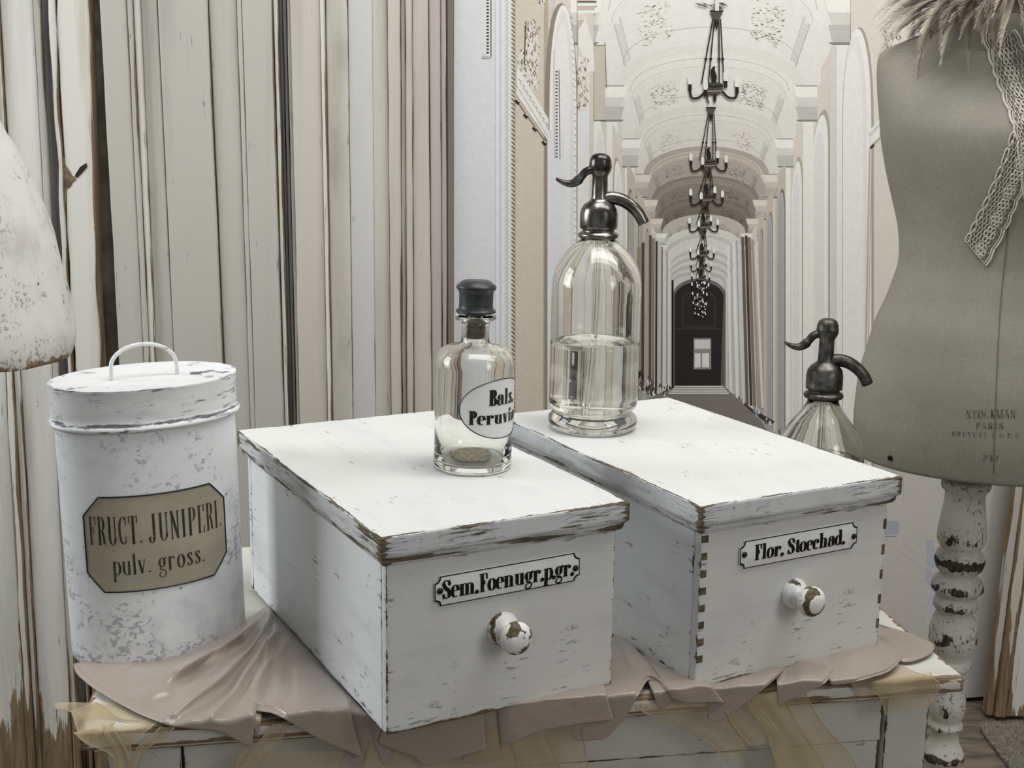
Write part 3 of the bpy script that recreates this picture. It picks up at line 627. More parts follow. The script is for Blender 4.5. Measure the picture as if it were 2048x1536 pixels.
ornament(1048, 38, 1078, 178, 130, N0 + 6); ornament(1034, 98, 1056, 150, 40, N0 + 7)
line([(1050, 50), (1048, 130)], 2, (90, 76, 58), N0 + 8)
poly([(1032, 130), (1096, 238), (1094, 280), (1032, 190)], (236, 234, 229), N0 + 8)
for k in range(9): x, y = 1036 + k * 6.6, 158 + k * 10.8; line([(x, y), (x + 5, y + 4), (x + 3, y + 10)], 1.8, (190, 180, 164), N0 + 9)
line([(1032, 170), (1094, 272)], 1.2, (206, 200, 190), N0 + 9); line([(1032, 200), (1090, 283)], 1.4, (120, 106, 88), N0 + 9)
for a, b in ((1033, 202), (1050, 230), (1068, 256), (1087, 284)): line([(a - 3, b - 2), (a + 4, b + 5)], 6, (52, 42, 34), N0 + 10); line([(a - 1, b - 3), (a + 4, b + 2)], 1.5, (230, 220, 205), N0 + 11)
ornament(1076, -12, 1090, 14, 14, N0 + 6)
rect(905, YT, 1024, 1200, (224, 226, 228), N0 + 4)
for x, w_, c in ((990, 2, (206, 207, 208)), (994, 3, (236, 237, 237)), (1000, 5, (214, 215, 216)), (1006, 4, (234, 234, 232)), (1012, 5, (222, 222, 220)), (1018, 6, (232, 231, 227)), (1024, 7, (226, 222, 213)), (1029, 3, (190, 178, 160))): line([(x, YT), (x, 1200)], w_, c, N0 + 5)
for k in range(150):
    y = -190 + k * 8.6
    line([(1010, y + 5), (1014, y), (1016, y - 4)], 1.3, (176, 174, 168), N0 + 6)
    line([(1022, y), (1027, y + 3)], 2.2, (132, 120, 100), N0 + 7); line([(1025, y + 4), (1029, y + 6)], 1.6, (96, 84, 66), N0 + 7)
line([(905.5, YT), (903.8, 1200)], 1.8, (90, 84, 78), N0 + 7)
for k in range(200): rect(904.6, -200 + k * 6.2, 906.4, -197 + k * 6.2, (230, 230, 230), N0 + 8)
rect(969, YT, 980, 116, (232, 232, 232), N0 + 6); line([(981, YT), (981, 114)], 1.8, (84, 76, 68), N0 + 7)
for k in range(44): rect(972, -180 + k * 6.6, 977, -177 + k * 6.6, (70, 62, 56), N0 + 7)
rect(963, 112, 981, 117, (196, 194, 190), N0 + 7)
for k in range(40):
    x = 908 + rnd.random() * 28; y = rnd.uniform(20, 140); line([(x, y), (x - 2, y + 12), (x + 1, y + 24)], .8, (240, 241, 242), N0 + 6)
# chandeliers on the gallery axis, nearest last
def chandelier(cx, cyb, s_, lay, bulb=(236, 236, 234), metal=(40, 36, 33), ropes=True, topx=None, topy=None):
    if ropes:
        for a, b in ((-.18, -.62), (-.10, -.28), (.12, .26), (.2, .5)):
            p0, p1 = (topx + a * s_, topy + .1 * s_), (cx + b * s_, cyb - .25 * s_); line([p0, p1], max(.9, .06 * s_), metal, lay)
            q = .62; line([(lerp(p0[0], p1[0], q) - .07 * s_, lerp(p0[1], p1[1], q)), (lerp(p0[0], p1[0], q) + .07 * s_, lerp(p0[1], p1[1], q))], .12 * s_, metal, lay)
        poly([(topx - .32 * s_, topy - .28 * s_), (topx + .32 * s_, topy - .28 * s_), (topx + .2 * s_, topy + .02 * s_), (topx + .1 * s_, topy + .14 * s_), (topx - .1 * s_, topy + .14 * s_), (topx - .2 * s_, topy + .02 * s_)], shade(metal, 2.2), lay + 1)
        line([(topx - .34 * s_, topy - .29 * s_), (topx + .34 * s_, topy - .29 * s_)], .08 * s_, metal, lay + 2)
        line([(topx, topy + .14 * s_), (topx, topy + .3 * s_), (topx, topy + .42 * s_), (topx, topy + .65 * s_)], [.06 * s_, .22 * s_, .14 * s_, .03 * s_], metal, lay + 2)
    poly([(cx - .48 * s_, cyb - .22 * s_), (cx - .3 * s_, cyb - .32 * s_), (cx + .3 * s_, cyb - .32 * s_), (cx + .46 * s_, cyb - .2 * s_), (cx + .42 * s_, cyb + .1 * s_), (cx + .2 * s_, cyb + .28 * s_), (cx - .18 * s_, cyb + .28 * s_), (cx - .42 * s_, cyb + .12 * s_)], shade(metal, 2.0), lay + 1)
    line([(cx - .46 * s_, cyb - .2 * s_), (cx, cyb - .1 * s_), (cx + .44 * s_, cyb - .18 * s_)], .1 * s_, shade(metal, 1.1), lay + 2); line([(cx - .4 * s_, cyb + .12 * s_), (cx + .4 * s_, cyb + .1 * s_)], .07 * s_, (150, 144, 136), lay + 2)
    line([(cx + .02 * s_, cyb - 1.12 * s_), (cx - .06 * s_, cyb - .95 * s_), (cx, cyb - .6 * s_), (cx, cyb - .3 * s_)], [.1 * s_, .2 * s_, .3 * s_, .2 * s_], metal, lay + 2)
    for sx_, dy in ((-1.2, .05), (1.15, .18), (-.42, .32), (.58, -.12)):
        bx, by = cx + sx_ * s_, cyb + dy * s_
        if abs(sx_) > .6: line(spline([(cx + sx_ * .35 * s_, cyb + .1 * s_), (cx + sx_ * .62 * s_, cyb + .42 * s_), (cx + sx_ * .92 * s_, cyb + .44 * s_), (bx, by)], 5), .11 * s_, metal, lay + 2)
        line([(bx, by + .06 * s_), (bx, by - .28 * s_)], .17 * s_, metal, lay + 3)
        line([(bx, by - .28 * s_), (bx, by - .4 * s_), (bx, by - .66 * s_), (bx, by - .8 * s_)], [.16 * s_, .24 * s_, .22 * s_, .08 * s_], bulb, lay + 3)
    line([(cx - .3 * s_, cyb + .25 * s_), (cx - .34 * s_, cyb + .5 * s_), (cx - .26 * s_, cyb + .72 * s_)], .09 * s_, shade(metal, 2), lay + 2); line([(cx + .04 * s_, cyb + .25 * s_), (cx + .04 * s_, cyb + .45 * s_), (cx + .04 * s_, cyb + .7 * s_)], [.08 * s_, .18 * s_, .04 * s_], metal, lay + 2)
CH = [(1399, 630, 9), (1398, 610, 11), (1398, 592, 12), (1399, 574, 14), (1400, 556, 15), (1401, 534, 17), (1403, 508, 20), (1406, 452, 24), (1412, 397, 27), (1416, 328, 30), (1426, 178, 40)]
tops = {9: (1420, 224), 10: (1431, 34), 8: (1415, 340), 7: (1409, 408), 6: (1405, 468)}
for i, (x, y, s_) in enumerate(CH):
    bulb = (244, 244, 242) if i in (7, 8, 6, 0, 1, 2, 3) else (232, 231, 228)
    tx, ty = tops.get(i, (x + 1, y - s_ * 2)); chandelier(x, y, s_, N0 + 6 + i * 5, bulb, topx=tx, topy=ty)
for k in range(34):
    x, y = 1399 + rnd.uniform(-13, 13), rnd.uniform(560, 636); line([(x, y - 1.8), (x, y + 1.4)], 1.9, (236, 236, 232), N0 + 60)
for k in range(16):
    a = radians(190 + rnd.random() * 160); x, y = 1426 + 36 * cos(a) * rnd.uniform(.3, 1), 6 - 18 * sin(a) * rnd.uniform(.2, .9); line([(x - 7, y - 3), (x, y), (x + 6, y + 4)], [.5, 2.6, .5], (70, 64, 56), N0 + 60)
line([(1432, YT), (1432, 22)], 8, (222, 220, 214), N0 + 61)
back = thing('printed_backdrop', 'large canvas backdrop printed with a white palace gallery and its row of chandeliers', 'backdrop')
t = NT('printed canvas'); at = t.n('ShaderNodeAttribute', attribute_name='col'); nn = t.noise(90, detail=3); n2 = t.noise(700, detail=2)
c = t.mix(.10, at.outputs['Color'], t.mix(t.ramp(nn, .3, .7), (.45, .42, .38), (.95, .95, .94)), 'MULTIPLY')
M['print'] = t.done(t.bsdf(c, .75, n2, .1, .0005, spec=.2))
M['canvas'] = plain('unprinted canvas back', (214, 210, 202), .85, nscale=300, namt=.08)
vL = (onPlane(905, 400, MP0, MN) - MP0).dot(MU); vR = 1.84
vs, fs, we = rounded_box((vR - vL, .008, 2.3), r=.001, step=.1, off=((vL + vR) / 2, .004, 1.16))
vs = [MP0 + MU * q.x + MN * q.y + Vector((0, 0, q.z)) for q in vs]; mesh('canvas', vs, fs, M['canvas'], back)
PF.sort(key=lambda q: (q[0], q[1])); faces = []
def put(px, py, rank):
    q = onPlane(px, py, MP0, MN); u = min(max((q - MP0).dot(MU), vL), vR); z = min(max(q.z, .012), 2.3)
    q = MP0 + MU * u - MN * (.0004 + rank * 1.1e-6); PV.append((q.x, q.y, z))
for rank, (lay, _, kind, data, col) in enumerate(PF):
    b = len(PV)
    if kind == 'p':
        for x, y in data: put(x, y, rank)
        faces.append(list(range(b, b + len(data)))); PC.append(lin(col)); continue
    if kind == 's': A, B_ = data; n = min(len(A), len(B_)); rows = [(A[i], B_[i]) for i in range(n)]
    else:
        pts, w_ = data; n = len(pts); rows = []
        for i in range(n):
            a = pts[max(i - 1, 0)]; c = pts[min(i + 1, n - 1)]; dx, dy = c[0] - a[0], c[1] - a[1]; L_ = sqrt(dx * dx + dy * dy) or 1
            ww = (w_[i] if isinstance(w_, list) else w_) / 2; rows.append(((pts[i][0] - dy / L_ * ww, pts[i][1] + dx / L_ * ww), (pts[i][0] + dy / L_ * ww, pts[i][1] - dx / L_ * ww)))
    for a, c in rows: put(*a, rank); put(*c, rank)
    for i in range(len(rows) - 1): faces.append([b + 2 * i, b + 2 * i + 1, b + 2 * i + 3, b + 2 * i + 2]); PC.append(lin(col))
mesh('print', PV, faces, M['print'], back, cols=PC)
# ------------------------------------------------------------------ the chest
TYAW, TX, TY, TW, TD = .1763, -.4247, 1.177, .9494, .56
chest = thing('chest', 'cream painted wooden chest with worn brown edges, carrying the boxes and the tin', 'chest', (TX, TY, 0), TYAW)
def rounded_slab(name, x0, x1, y0, y1, z0, z1, mat, parent, **k):
    return box(name, (x1 - x0, y1 - y0, z1 - z0), ((x0 + x1) / 2, (y0 + y1) / 2, (z0 + z1) / 2), mat, parent, **k)
rounded_slab('chest_top', 0, TW, 0, TD, TZ - .020, TZ, M['chest'], chest, r=.004, step=.02, wdist=.009, jit=.001)
rounded_slab('moulding', .012, TW - .014, .010, TD - .01, TZ - .027, TZ - .0205, M['chest'], chest, r=.002, step=.03, wdist=.003)
bx0, bx1 = .024, TW - .028
rounded_slab('stile', bx0, bx0 + .072, .022, .045, .05, TZ - .0275, M['chest_body'], chest, r=.002, step=.03, wdist=.003, jit=.001)
rounded_slab('stile', bx1 - .052, bx1, .022, .045, .05, TZ - .0275, M['chest_body'], chest, r=.002, step=.03, wdist=.004, jit=.001)
rounded_slab('rail', bx0 + .0745, bx1 - .0545, .026, .045, TZ - .085, TZ - .0275, M['chest_body'], chest, r=.002, step=.03, wdist=.003)
rounded_slab('front_panel', bx0 + .0745, bx1 - .0545, .030, .045, .12, TZ - .0855, M['chest_body'], chest, r=.003, step=.04, wdist=.003)
rounded_slab('rail', bx0 + .0745, bx1 - .0545, .026, .045, .05, .119, M['chest_body'], chest, r=.002, step=.05, wdist=.003)
rounded_slab('side_panel', bx0, bx0 + .018, .0455, TD - .03, .05, TZ - .0275, M['chest_body'], chest, r=.002, step=.05, wdist=.003)
rounded_slab('side_panel', bx1 - .018, bx1, .0455, TD - .03, .05, TZ - .0275, M['chest_body'], chest, r=.002, step=.05, wdist=.003)
rounded_slab('back_panel', bx0, bx1, TD - .0295, TD - .015, .05, TZ - .0275, M['chest_body'], chest, r=.002, step=.08, wdist=.003)
for fx in (bx0 + .002, bx1 - .052):
    for fy in (.024, TD - .07): rounded_slab('foot', fx, fx + .05, fy, fy + .05, 0.001, .0495, M['chest_body'], chest, r=.004, step=.03)

# ------------------------------------------------------------------ two apothecary boxes
def make_box(x, y, yaw, W, D, H, LT, ov, label, text, plate, knob_at, wood_rim, dove, seed):
    b = thing('apothecary_box', label, 'box', (x, y, TZ + .0045), yaw)
    t = .012; hb = H - LT
    def wf(sd):
        return lambda v, d: exp(-d / .0032) * (.75 + .6 * nz(v.x * 22 + sd, v.z * 30, v.y * 22)) + .25 * exp(-(v.z + hb / 2) / .012)
    ep = .0003
    def wfront(v, d):
        dl = v.x + W / 2; k = .9 * exp(-dl / (.0018 if not dove else .0010)) * (.9 + 1.7 * nz(7 + seed, v.z * 70, 1)) + .22 * exp(-dl / .02) + .35 * exp(-(W - dl) / .008)
        k *= exp(-(v.y + t / 2) / .0016)
        return k + exp(-d / .0022) * (.7 if dl > .01 else .3) + .85 * exp(-(v.z + hb / 2) / .0055) * (.75 + nz(v.x * 20, 3, seed))
    o = box('front_panel', (W, t, hb), (W / 2, t / 2, hb / 2), M['box_front'], b, r=.0022, step=.006, wearf=wfront, jit=.0012, seed=seed)
    box('side_panel', (t, D - 2 * t - ep, hb), (t / 2, D / 2, hb / 2), M['box_side'], b, r=.0018, step=.010, wearf=wf(seed + 5), jit=.0012, seed=seed + 3)
    box('side_panel', (t, D - 2 * t - ep, hb), (W - t / 2, D / 2, hb / 2), M['box_side'], b, r=.0018, step=.012, wearf=wf(seed + 6), jit=.001, seed=seed + 4)
    box('back_panel', (W, t, hb), (W / 2, D - t / 2, hb / 2), M['box_side'], b, r=.0018, step=.02, wearf=wf(seed + 7))
    box('base_board', (W - 2 * t, D - 2 * t, .008), (W / 2, D / 2, .005), M['bare_wood'], b, r=.001, step=.05)
    # lid: moulded rim swept round the rectangle + flat top
    z0 = hb + .0003
    prof = [(-.012, z0), (ov * .35, z0), (ov * .55, z0 + .0035), (ov * .62, z0 + .0075), (ov * .72, z0 + .0088), (ov * .95, z0 + .0105), (ov, z0 + .013), (ov, H - .0025), (ov * .97, H - .0008), (ov - .0012, H)]
    wr = [.6, .62, .75 * wood_rim, .62 * wood_rim, .4 * wood_rim, .3 * wood_rim, .42 * wood_rim, .5 * wood_rim, .9, .85]
    vs, fs, we = [], [], []
    nx, ny = 46, 70
    for i, (o_, z) in enumerate(prof):
        A = (-o_, -o_); B_ = (W + o_, -o_); Cc = (W + o_, D + o_); Dd = (-o_, D + o_)
        ring = []
        for (p, q, n) in ((A, B_, nx), (B_, Cc, ny), (Cc, Dd, nx), (Dd, A, ny)):
            for k in range(n):
                u = k / n; u = .5 - .5 * cos(pi * u) if True else u; ring.append((lerp(p[0], q[0], u), lerp(p[1], q[1], u), u, (q[0] - p[0], q[1] - p[1])))
        for (a, c_, u, dd) in ring:
            dc = min(u, 1 - u) * (abs(dd[0]) + abs(dd[1])); j = .0009 * nz(a * 40 + seed, c_ * 40, z * 60)
            vs.append(Vector((a + j * (1 if i > 4 else .3), c_ + j * (1 if i > 4 else .3), z - (.0006 * abs(nz(a * 60, c_ * 60, seed)) if i > 7 else 0))))
            we.append(wr[i] * (.75 + .7 * nz(a * 16 + seed, c_ * 16, i * .7)) + .8 * exp(-dc / .006))
    N = 2 * (nx + ny)
    for i in range(len(prof) - 1):
        for j in range(N):
            j2 = (j + 1) % N; fs.append([i * N + j, i * N + j2, (i + 1) * N + j2, (i + 1) * N + j])
    mesh('lid_rim', vs, fs, M['lid_edge'], b, smooth=False, wear=we)
    o1 = ov - .0014
    box('lid_board', (W + 2 * o1, D + 2 * o1, LT * .55), (W / 2, D / 2, H - LT * .275 + .0002), M['box_lid'], b, r=.0006, step=.010,
        wearf=lambda v, d: exp(-d / .004) * (.8 + .7 * nz(v.x * 18 + seed, v.y * 18, 1)) + .12 * exp(-d / .03))
    # enamel plate with notched corners
    (px0, pz0), (px1, pz1), (ph) = plate
    def plate_outline(hw, hh, c, n=6):
        P_ = []
        for sx_, sz_, a0 in ((1, 1, 180), (-1, 1, 270), (-1, -1, 0), (1, -1, 90)):
            # concave quarter notch: runs so that the outline goes counter-clockwise
            cx_, cz_ = sx_ * hw, sz_ * hh
            arcp = [(cx_ + c * cos(radians(a0 + 90 * k / n)), cz_ + c * sin(radians(a0 + 90 * k / n))) for k in range(n + 1)]
            P_ += arcp[::-1]
        return P_
    hw = sqrt((px1 - px0) ** 2 + (pz1 - pz0) ** 2) / 2; hh = ph / 2; ang = atan2(pz1 - pz0, px1 - px0)
    cx_, cz_ = (px0 + px1) / 2, (pz0 + pz1) / 2
    def on_plate(u, v_, d): return Vector((cx_ + u * cos(ang) - v_ * sin(ang), -d - .0018 * (1 - (v_ / hh) ** 2 * .8), cz_ + u * sin(ang) + v_ * cos(ang)))
    def solid(name, ol, d0, d1, mat, par):
        n = len(ol); vs = [on_plate(u, v_, d0) for u, v_ in ol] + [on_plate(u, v_, d1) for u, v_ in ol]
        inner = [on_plate(u * .9, v_ * .35, d1) for u, v_ in ol]; vs += inner
        fs = [[i, (i + 1) % n, n + (i + 1) % n, n + i] for i in range(n)] + [[n + i, n + (i + 1) % n, 2 * n + (i + 1) % n, 2 * n + i] for i in range(n)] + [[2 * n + i for i in range(n)]]
        return mesh(name, vs, fs, mat, par)
    pl = solid('label_plate', plate_outline(hw, hh, .006), -.0005, .0012, M['enamel'], b)
    # black border line
    ol = plate_outline(hw, hh, .006); il = plate_outline(hw - .0011, hh - .0011, .0064); n = len(ol)
    vs = [on_plate(u, v_, .0014) for u, v_ in ol] + [on_plate(u, v_, .0014) for u, v_ in il]
    mesh('border_line', vs, [[i, (i + 1) % n, n + (i + 1) % n, n + i] for i in range(n)], M['ink'], pl)
    tw, th, tx, tz = text[1:5]
    v_, f_, _ = lettering(text[0], lambda u, v: on_plate(u, v, .00155), tw, th, tx, tz, T=.235, h=.052, gap=text[5])
    mesh('lettering', v_, f_, M['ink'], pl)
    for sx_ in (-1, 1):
        p = on_plate(sx_ * (hw - .0055), -.001 * sx_, .0014)
        vv, ff, _ = lathe([(.0034, 0), (.0032, .0008), (.0022, .0014), (0.00001, .0017)], 16)
        s_ = mesh('screw', [Vector((p.x + q.x, p.y - q.z, p.z + q.y)) for q in vv], [f[::-1] for f in ff], M['screw'], pl, smooth=True)
    # knob
    kx, kz = knob_at
    kp = [(.019, 0), (.0195, .002), (.0175, .004), (.0178, .0055), (.016, .0075), (.011, .0095), (.0092, .013), (.010, .0175), (.014, .0205), (.0178, .0245), (.019, .029), (.0182, .033), (.0155, .0365), (.012, .038), (.011, .0388), (.006, .0397), (.00001, .040)]
    kw = [.5, .55, .45, .5, .4, .35, .35, .4, .45, .5, .45, .5, .58, .6, .5, .3, .25]
    kk = .9
    if dove: kw = [.5, .55, .45, .5, .4, .35, .35, .4, .45, .45, .42, .6, .85, .8, .35, .2, .1]
    vv, ff, ww = lathe([(r * kk, z * kk * 1.12) for r, z in kp], 40, wear=kw)
    mesh('knob', [Vector((kx + q.x, -q.z + .0003, kz + q.y)) for q in vv], [f[::-1] for f in ff], M['knob'], b, smooth=True, wear=[w_ + (.55 if dove else .95) * nz(q.x * 55 + seed, q.y * 55, q.z * 55) for q, w_ in zip(vv, ww)])
    for xs, z_, ww_, hh_ in dove:
        k = rounded_box((ww_, .0016, hh_), r=.0006, step=.004, off=(xs, .0004, z_), jit=.0005, seed=z_ * 99)
        mesh('dovetail', *k[:2], M['bare_wood'], b, smooth=True)
    return b
# plate end points are given in the front panel's own x / z metres
B1 = (-.1186, 1.1733, .4886, .261, .4576, .2076, .0313, .0095); B2 = (.2004, 1.2894, .4858, .2599, .4458, .2076, .0320, .0094)
def on_front(B, px, py):
    x, y, yaw = B[:3]; n = Vector((-sin(yaw), cos(yaw), 0)); p = onPlane(px, py, Vector((x, y, TZ)), n) - Vector((x, y, TZ + .0045))
    return (p.x * cos(yaw) + p.y * sin(yaw), p.z)
def mid(a, b): return ((a[0] + b[0]) / 2, (a[1] + b[1]) / 2)
a0, a1 = mid(on_front(B1, 867, 1152), on_front(B1, 867, 1216)), mid(on_front(B1, 1157, 1100), on_front(B1, 1157, 1162))
b0, b1 = mid(on_front(B2, 1477, 1080), on_front(B2, 1477, 1142)), mid(on_front(B2, 1711, 1040), on_front(B2, 1711, 1096))
rd = random.Random(5)
box1 = make_box(*B1, 'white chippy box lettered Sem.Foenugr.p.gr., standing in front under the small stoppered bottle', ('Sem.Foenugr.p.gr.', .150, .0192, -.0750, -.0082, .010),
                (a0, a1, .031), on_front(B1, 1005, 1256), 1.25, [], 3)
box2 = make_box(*B2, 'white chippy box lettered Flor. Stoechad., standing right of the other box under the tall siphon', ('Flor. Stoechad.', .127, .0176, -.0635, -.0078, .018),
                (b0, b1, .031), on_front(B2, 1587, 1186), .9, [(.0050, .0335 + i * .0192, .0080 + .001 * sin(i * 2), .0085) for i in range(8)] + [(.257, .03 + i * .03, .005, .012) for i in range(5)], 9)

# ------------------------------------------------------------------ oval tin
TA, TB, TH = .1022, .0715, .3123
tin = thing('canister', 'tall oval white painted tin with a looped handle and a tan paper label', 'tin', (-.4037, 1.4089, TZ + .0035), .7069 - .0)
LEAN = .0195
tinM = Matrix.Rotation(-.7069, 4, 'Z') @ Matrix(((1, 0, -LEAN, 0), (0, 1, -.0031, 0), (0, 0, 1, 0), (0, 0, 0, 1))) @ Matrix.Rotation(.7069, 4, 'Z')
def tt(vs): return [tinM @ Vector(v) for v in vs]
hb = TH - .045
prof = [(.0001, .003), (.95, .003), (.965, 0), (.985, 0), (.995, .003), (1.0, .008)] + [(1.0, .008 + (hb - .008) * i / 40) for i in range(1, 41)]
def tinlathe(pf, n=120, wf=None):
    vs, fs, we = [], [], []
    for i, (k, z) in enumerate(pf):
        for j in range(n):
            t_ = 2 * pi * j / n; vs.append(Vector(((TA * k if k <= 1 else TA + (k - 1)) * cos(t_), (TB * k if k <= 1 else TB + (k - 1)) * sin(t_), z))); we.append(wf(vs[-1], i) if wf else 0)
    for i in range(len(pf) - 1):
        for j in range(n): j2 = (j + 1) % n; fs.append([i * n + j, i * n + j2, (i + 1) * n + j2, (i + 1) * n + j])
    fs.append(list(range(n))[::-1]); fs.append([(len(pf) - 1) * n + j for j in range(n)])
    return vs, fs, we
v = tinlathe(prof, wf=lambda q, i: (.75 + .4 * nz(q.x * 30, q.y * 30, 2)) * exp(-q.z / .010) + .22 * exp(-q.z / .07) + .19 + .3 * nz(q.x * 12, q.y * 12, q.z * 9))
mesh('body', tt(v[0]), v[1], M['tin'], tin, smooth=True, wear=v[2])
lp = [(1.0015, hb + .0005), (1.0045, hb - .001), (1.0062, hb + .001), (1.0062, hb + .003), (1.0045, hb + .0048), (1.0025, hb + .006), (1.0027, hb + .012), (1.0027, TH - .008), (1.0035, TH - .003), (1.004, TH - .001), (1.0035, TH), (1.0015, TH - .0005), (.985, TH - .002), (.5, TH - .002), (.001, TH - .002)]
lw = [.6, .5, .6, .6, .72, .85, .4, .35, .5, .82, .6, .55, .3, .15, .15]
v = tinlathe(lp, wf=lambda q, i: lw[i] + .3 * nz(q.x * 25, q.y * 25, i))
lid = mesh('lid', tt(v[0]), v[1], M['tin_lid'], tin, smooth=True, wear=v[2])
# handle: flat strap loop along the long axis
hw_ = .037; pth = [(-hw_, 0, TH - .001), (-hw_ * .98, 0, TH + .010)] + [(-hw_ * cos(pi * k / 20) * .98, 0, TH + .012 + .0236 * sin(pi * k / 20)) for k in range(1, 20)] + [(hw_ * .98, 0, TH + .010), (hw_, 0, TH - .001)]
v = tube(pth, .0022, 10, flat=1.5, wear=.3); o = mesh('handle', tt([(a.x * cos(-.153) - a.y * sin(-.153), a.x * sin(-.153) + a.y * cos(-.153), a.z) for a in v[0]]), v[1], M['tin_lid'], lid, smooth=True, wear=v[2])
# paper label on the body
def tin_at(u, z, off):
    """u = arc angle around the oval"""
    nx_, ny_ = cos(u) / TA, sin(u) / TB; L = sqrt(nx_ * nx_ + ny_ * ny_)
    return tinM @ Vector((TA * cos(u) + nx_ / L * off, TB * sin(u) + ny_ / L * off, z))
def tin_solve(px, py):
    best = None
    Mw = Matrix.Translation((-.4037, 1.4089, TZ + .0035)) @ Matrix.Rotation(.7069, 4, 'Z')
    for i in range(-245, -44):
        u = i / 200 * pi
        for z in (lambda: [hb * k / 30 for k in range(1, 31)])():
            q = project(Mw @ tin_at(u, z, 0)); d = (q[0] - px) ** 2 + (q[1] - py) ** 2
            if best is None or d < best[0]: best = (d, u, z)
    return best[1:]
LBL = [tin_solve(x, y) for x, y in ((172, 1095), (447, 1030), (205, 1000), (232, 1190))]
uL, uR = LBL[0][0], LBL[1][0]; zT, zB = LBL[2][1], LBL[3][1]
tanmat = plain('tan paper label', (172, 165, 145), .7, nscale=18, namt=.12, col2=(160, 152, 132), stretch=(1, 1, 1))
def lab_pt(a, b, off): return tin_at(lerp(uL, uR, a), lerp(zB, zT, b), off)
ca, cb = .13, .2
def lab_inside(a):  # half extent of b at a
    if a < ca: return cb * (1 - a / ca)
    if a > 1 - ca: return cb * (1 - (1 - a) / ca)
    return 0
vs, fs = [], []; NA = 48
for i in range(NA + 1):
    a = i / NA; e = lab_inside(a)
    for k in range(9): vs.append(lab_pt(a, lerp(e, 1 - e, k / 8), .0007))
for i in range(NA):
    for k in range(8): fs.append([i * 9 + k, (i + 1) * 9 + k, (i + 1) * 9 + k + 1, i * 9 + k + 1])
lab = mesh('label', vs, fs, tanmat, tin, smooth=True)
ol = [(a / 30 * (1 - 2 * ca) + ca, 1) for a in range(31)] + [(1 - ca + ca * k / 4, 1 - cb * k / 4) for k in range(1, 5)] + [(1, 1 - cb - (1 - 2 * cb) * k / 6) for k in range(1, 6)] + [(1, cb)]
ol += [(1 - ca * k / 4, cb - cb * k / 4) for k in range(1, 5)] + [(1 - ca - a / 30 * (1 - 2 * ca), 0) for a in range(1, 31)] + [(ca - ca * k / 4, cb * k / 4) for k in range(1, 5)] + [(0, cb + (1 - 2 * cb) * k / 6) for k in range(1, 7)] + [(ca * k / 4, 1 - cb + cb * k / 4) for k in range(1, 5)]
v = tube([lab_pt(a, b, .0008) for a, b in ol], .0009, 6); mesh('label_border', v[0], v[1], M['ink'], lab, smooth=True)
fade = plain('faded black lettering', (30, 28, 24), .6, nscale=60, col2=(62, 58, 46))
v, f, _ = lettering('FRUCT. JUNIPERI.', lambda a, b: lab_pt(a, b, .0011), .92, .30, .04, .50, T=.16, h=.055, gap=.09); mesh('lettering', v, f, fade, lab)
v, f, _ = lettering('pulv. gross.', lambda a, b: lab_pt(a, b, .0011), .60, .22, .2, .18, T=.14, h=.05, gap=.10); mesh('lettering', v, f, fade, lab)

# ------------------------------------------------------------------ glass: a stoppered bottle and two siphons
def glass_body(name, outer, inner, parent, n=72, wob=.0):
    """closed shell: outer profile upwards, inner profile downwards"""
    v = lathe(outer + inner[::-1], n, wob=wob); vs, fs = v[0], v[1]
    return mesh(name, vs, fs, M['glass'], parent, smooth=True)
BT = Vector((-.0448 + .001, 1.4199, TZ + .0045 + .2076 + .0006))
bot = thing('apothecary_bottle', 'small clear glass bottle with a black stopper and an oval label lettered Bals. Peruvia', 'bottle', BT)
bot.rotation_euler = (0, .014, 0); bot.scale = (1, 1, .967)
R1 = .0443
oz = [(.00001, .002), (.030, .0015), (.040, .0002), (.0425, .0012), (R1, .005), (R1, .010), (R1 - .0004, .05), (R1 + .0004, .10), (R1, .124), (R1 - .0012, .1315), (.0405, .1380), (.0355, .1425), (.028, .1452), (.020, .1468), (.0162, .1495), (.0152, .156), (.0155, .168), (.0162, .1735), (.0225, .1755), (.0232, .178), (.0222, .1805), (.016, .181)]
iz = [(.00001, .011), (.028, .0095), (.038, .0085), (.0412, .013), (.0415, .05), (.0417, .122), (.0405, .130), (.037, .1358), (.032, .1395), (.025, .1420), (.016, .1440), (.0125, .148), (.0120, .156), (.0128, .172), (.0135, .181)]
glass_body('glass', oz, iz, bot)
res = plain('dried brown residue', (176, 160, 130), .5, nscale=200, namt=.35)
v = lathe([(.0001, .0114), (.018, .0112), (.024, .0104), (.026, .0100)], 40, wob=.25); mesh('residue', [Vector((a.x, a.y, a.z + .0002)) for a in v[0]], v[1], res, bot, smooth=True)
st_ = mesh('stopper', *lathe([(.00001, .1835), (.0212, .1835), (.0225, .1845), (.0218, .1865), (.0195, .1880), (.0190, .192), (.0190, .2035), (.0196, .208), (.0215, .2105), (.0225, .2125), (.0222, .2145), (.0195, .2165), (.0170, .2190), (.0140, .2205), (.007, .2212), (.00001, .2214)], 56)[:2], M['cap'], bot, smooth=True)
mesh('cork', *lathe([(.00001, .154), (.0098, .154), (.0104, .155), (.0112, .180), (.0120, .1834), (.00001, .1834)], 40)[:2], M['cork'], st_, smooth=True)
enm = plain('white fired label', (226, 225, 222), .4)
def bot_at(u, z, off): return Vector(((R1 + off) * cos(u), (R1 + off) * sin(u), z))
uc, zc, ru, rz = -.74, .0785, 1.16, .0345
vs, fs = [bot_at(uc, zc, .0009)], []; n = 56; RR = 8
for r_ in range(1, RR + 1):
    for k in range(n): a = 2 * pi * k / n; vs.append(bot_at(uc + ru * r_ / RR * cos(a), zc + rz * r_ / RR * sin(a), .0009))
for k in range(n): fs.append([0, 1 + k, 1 + (k + 1) % n])
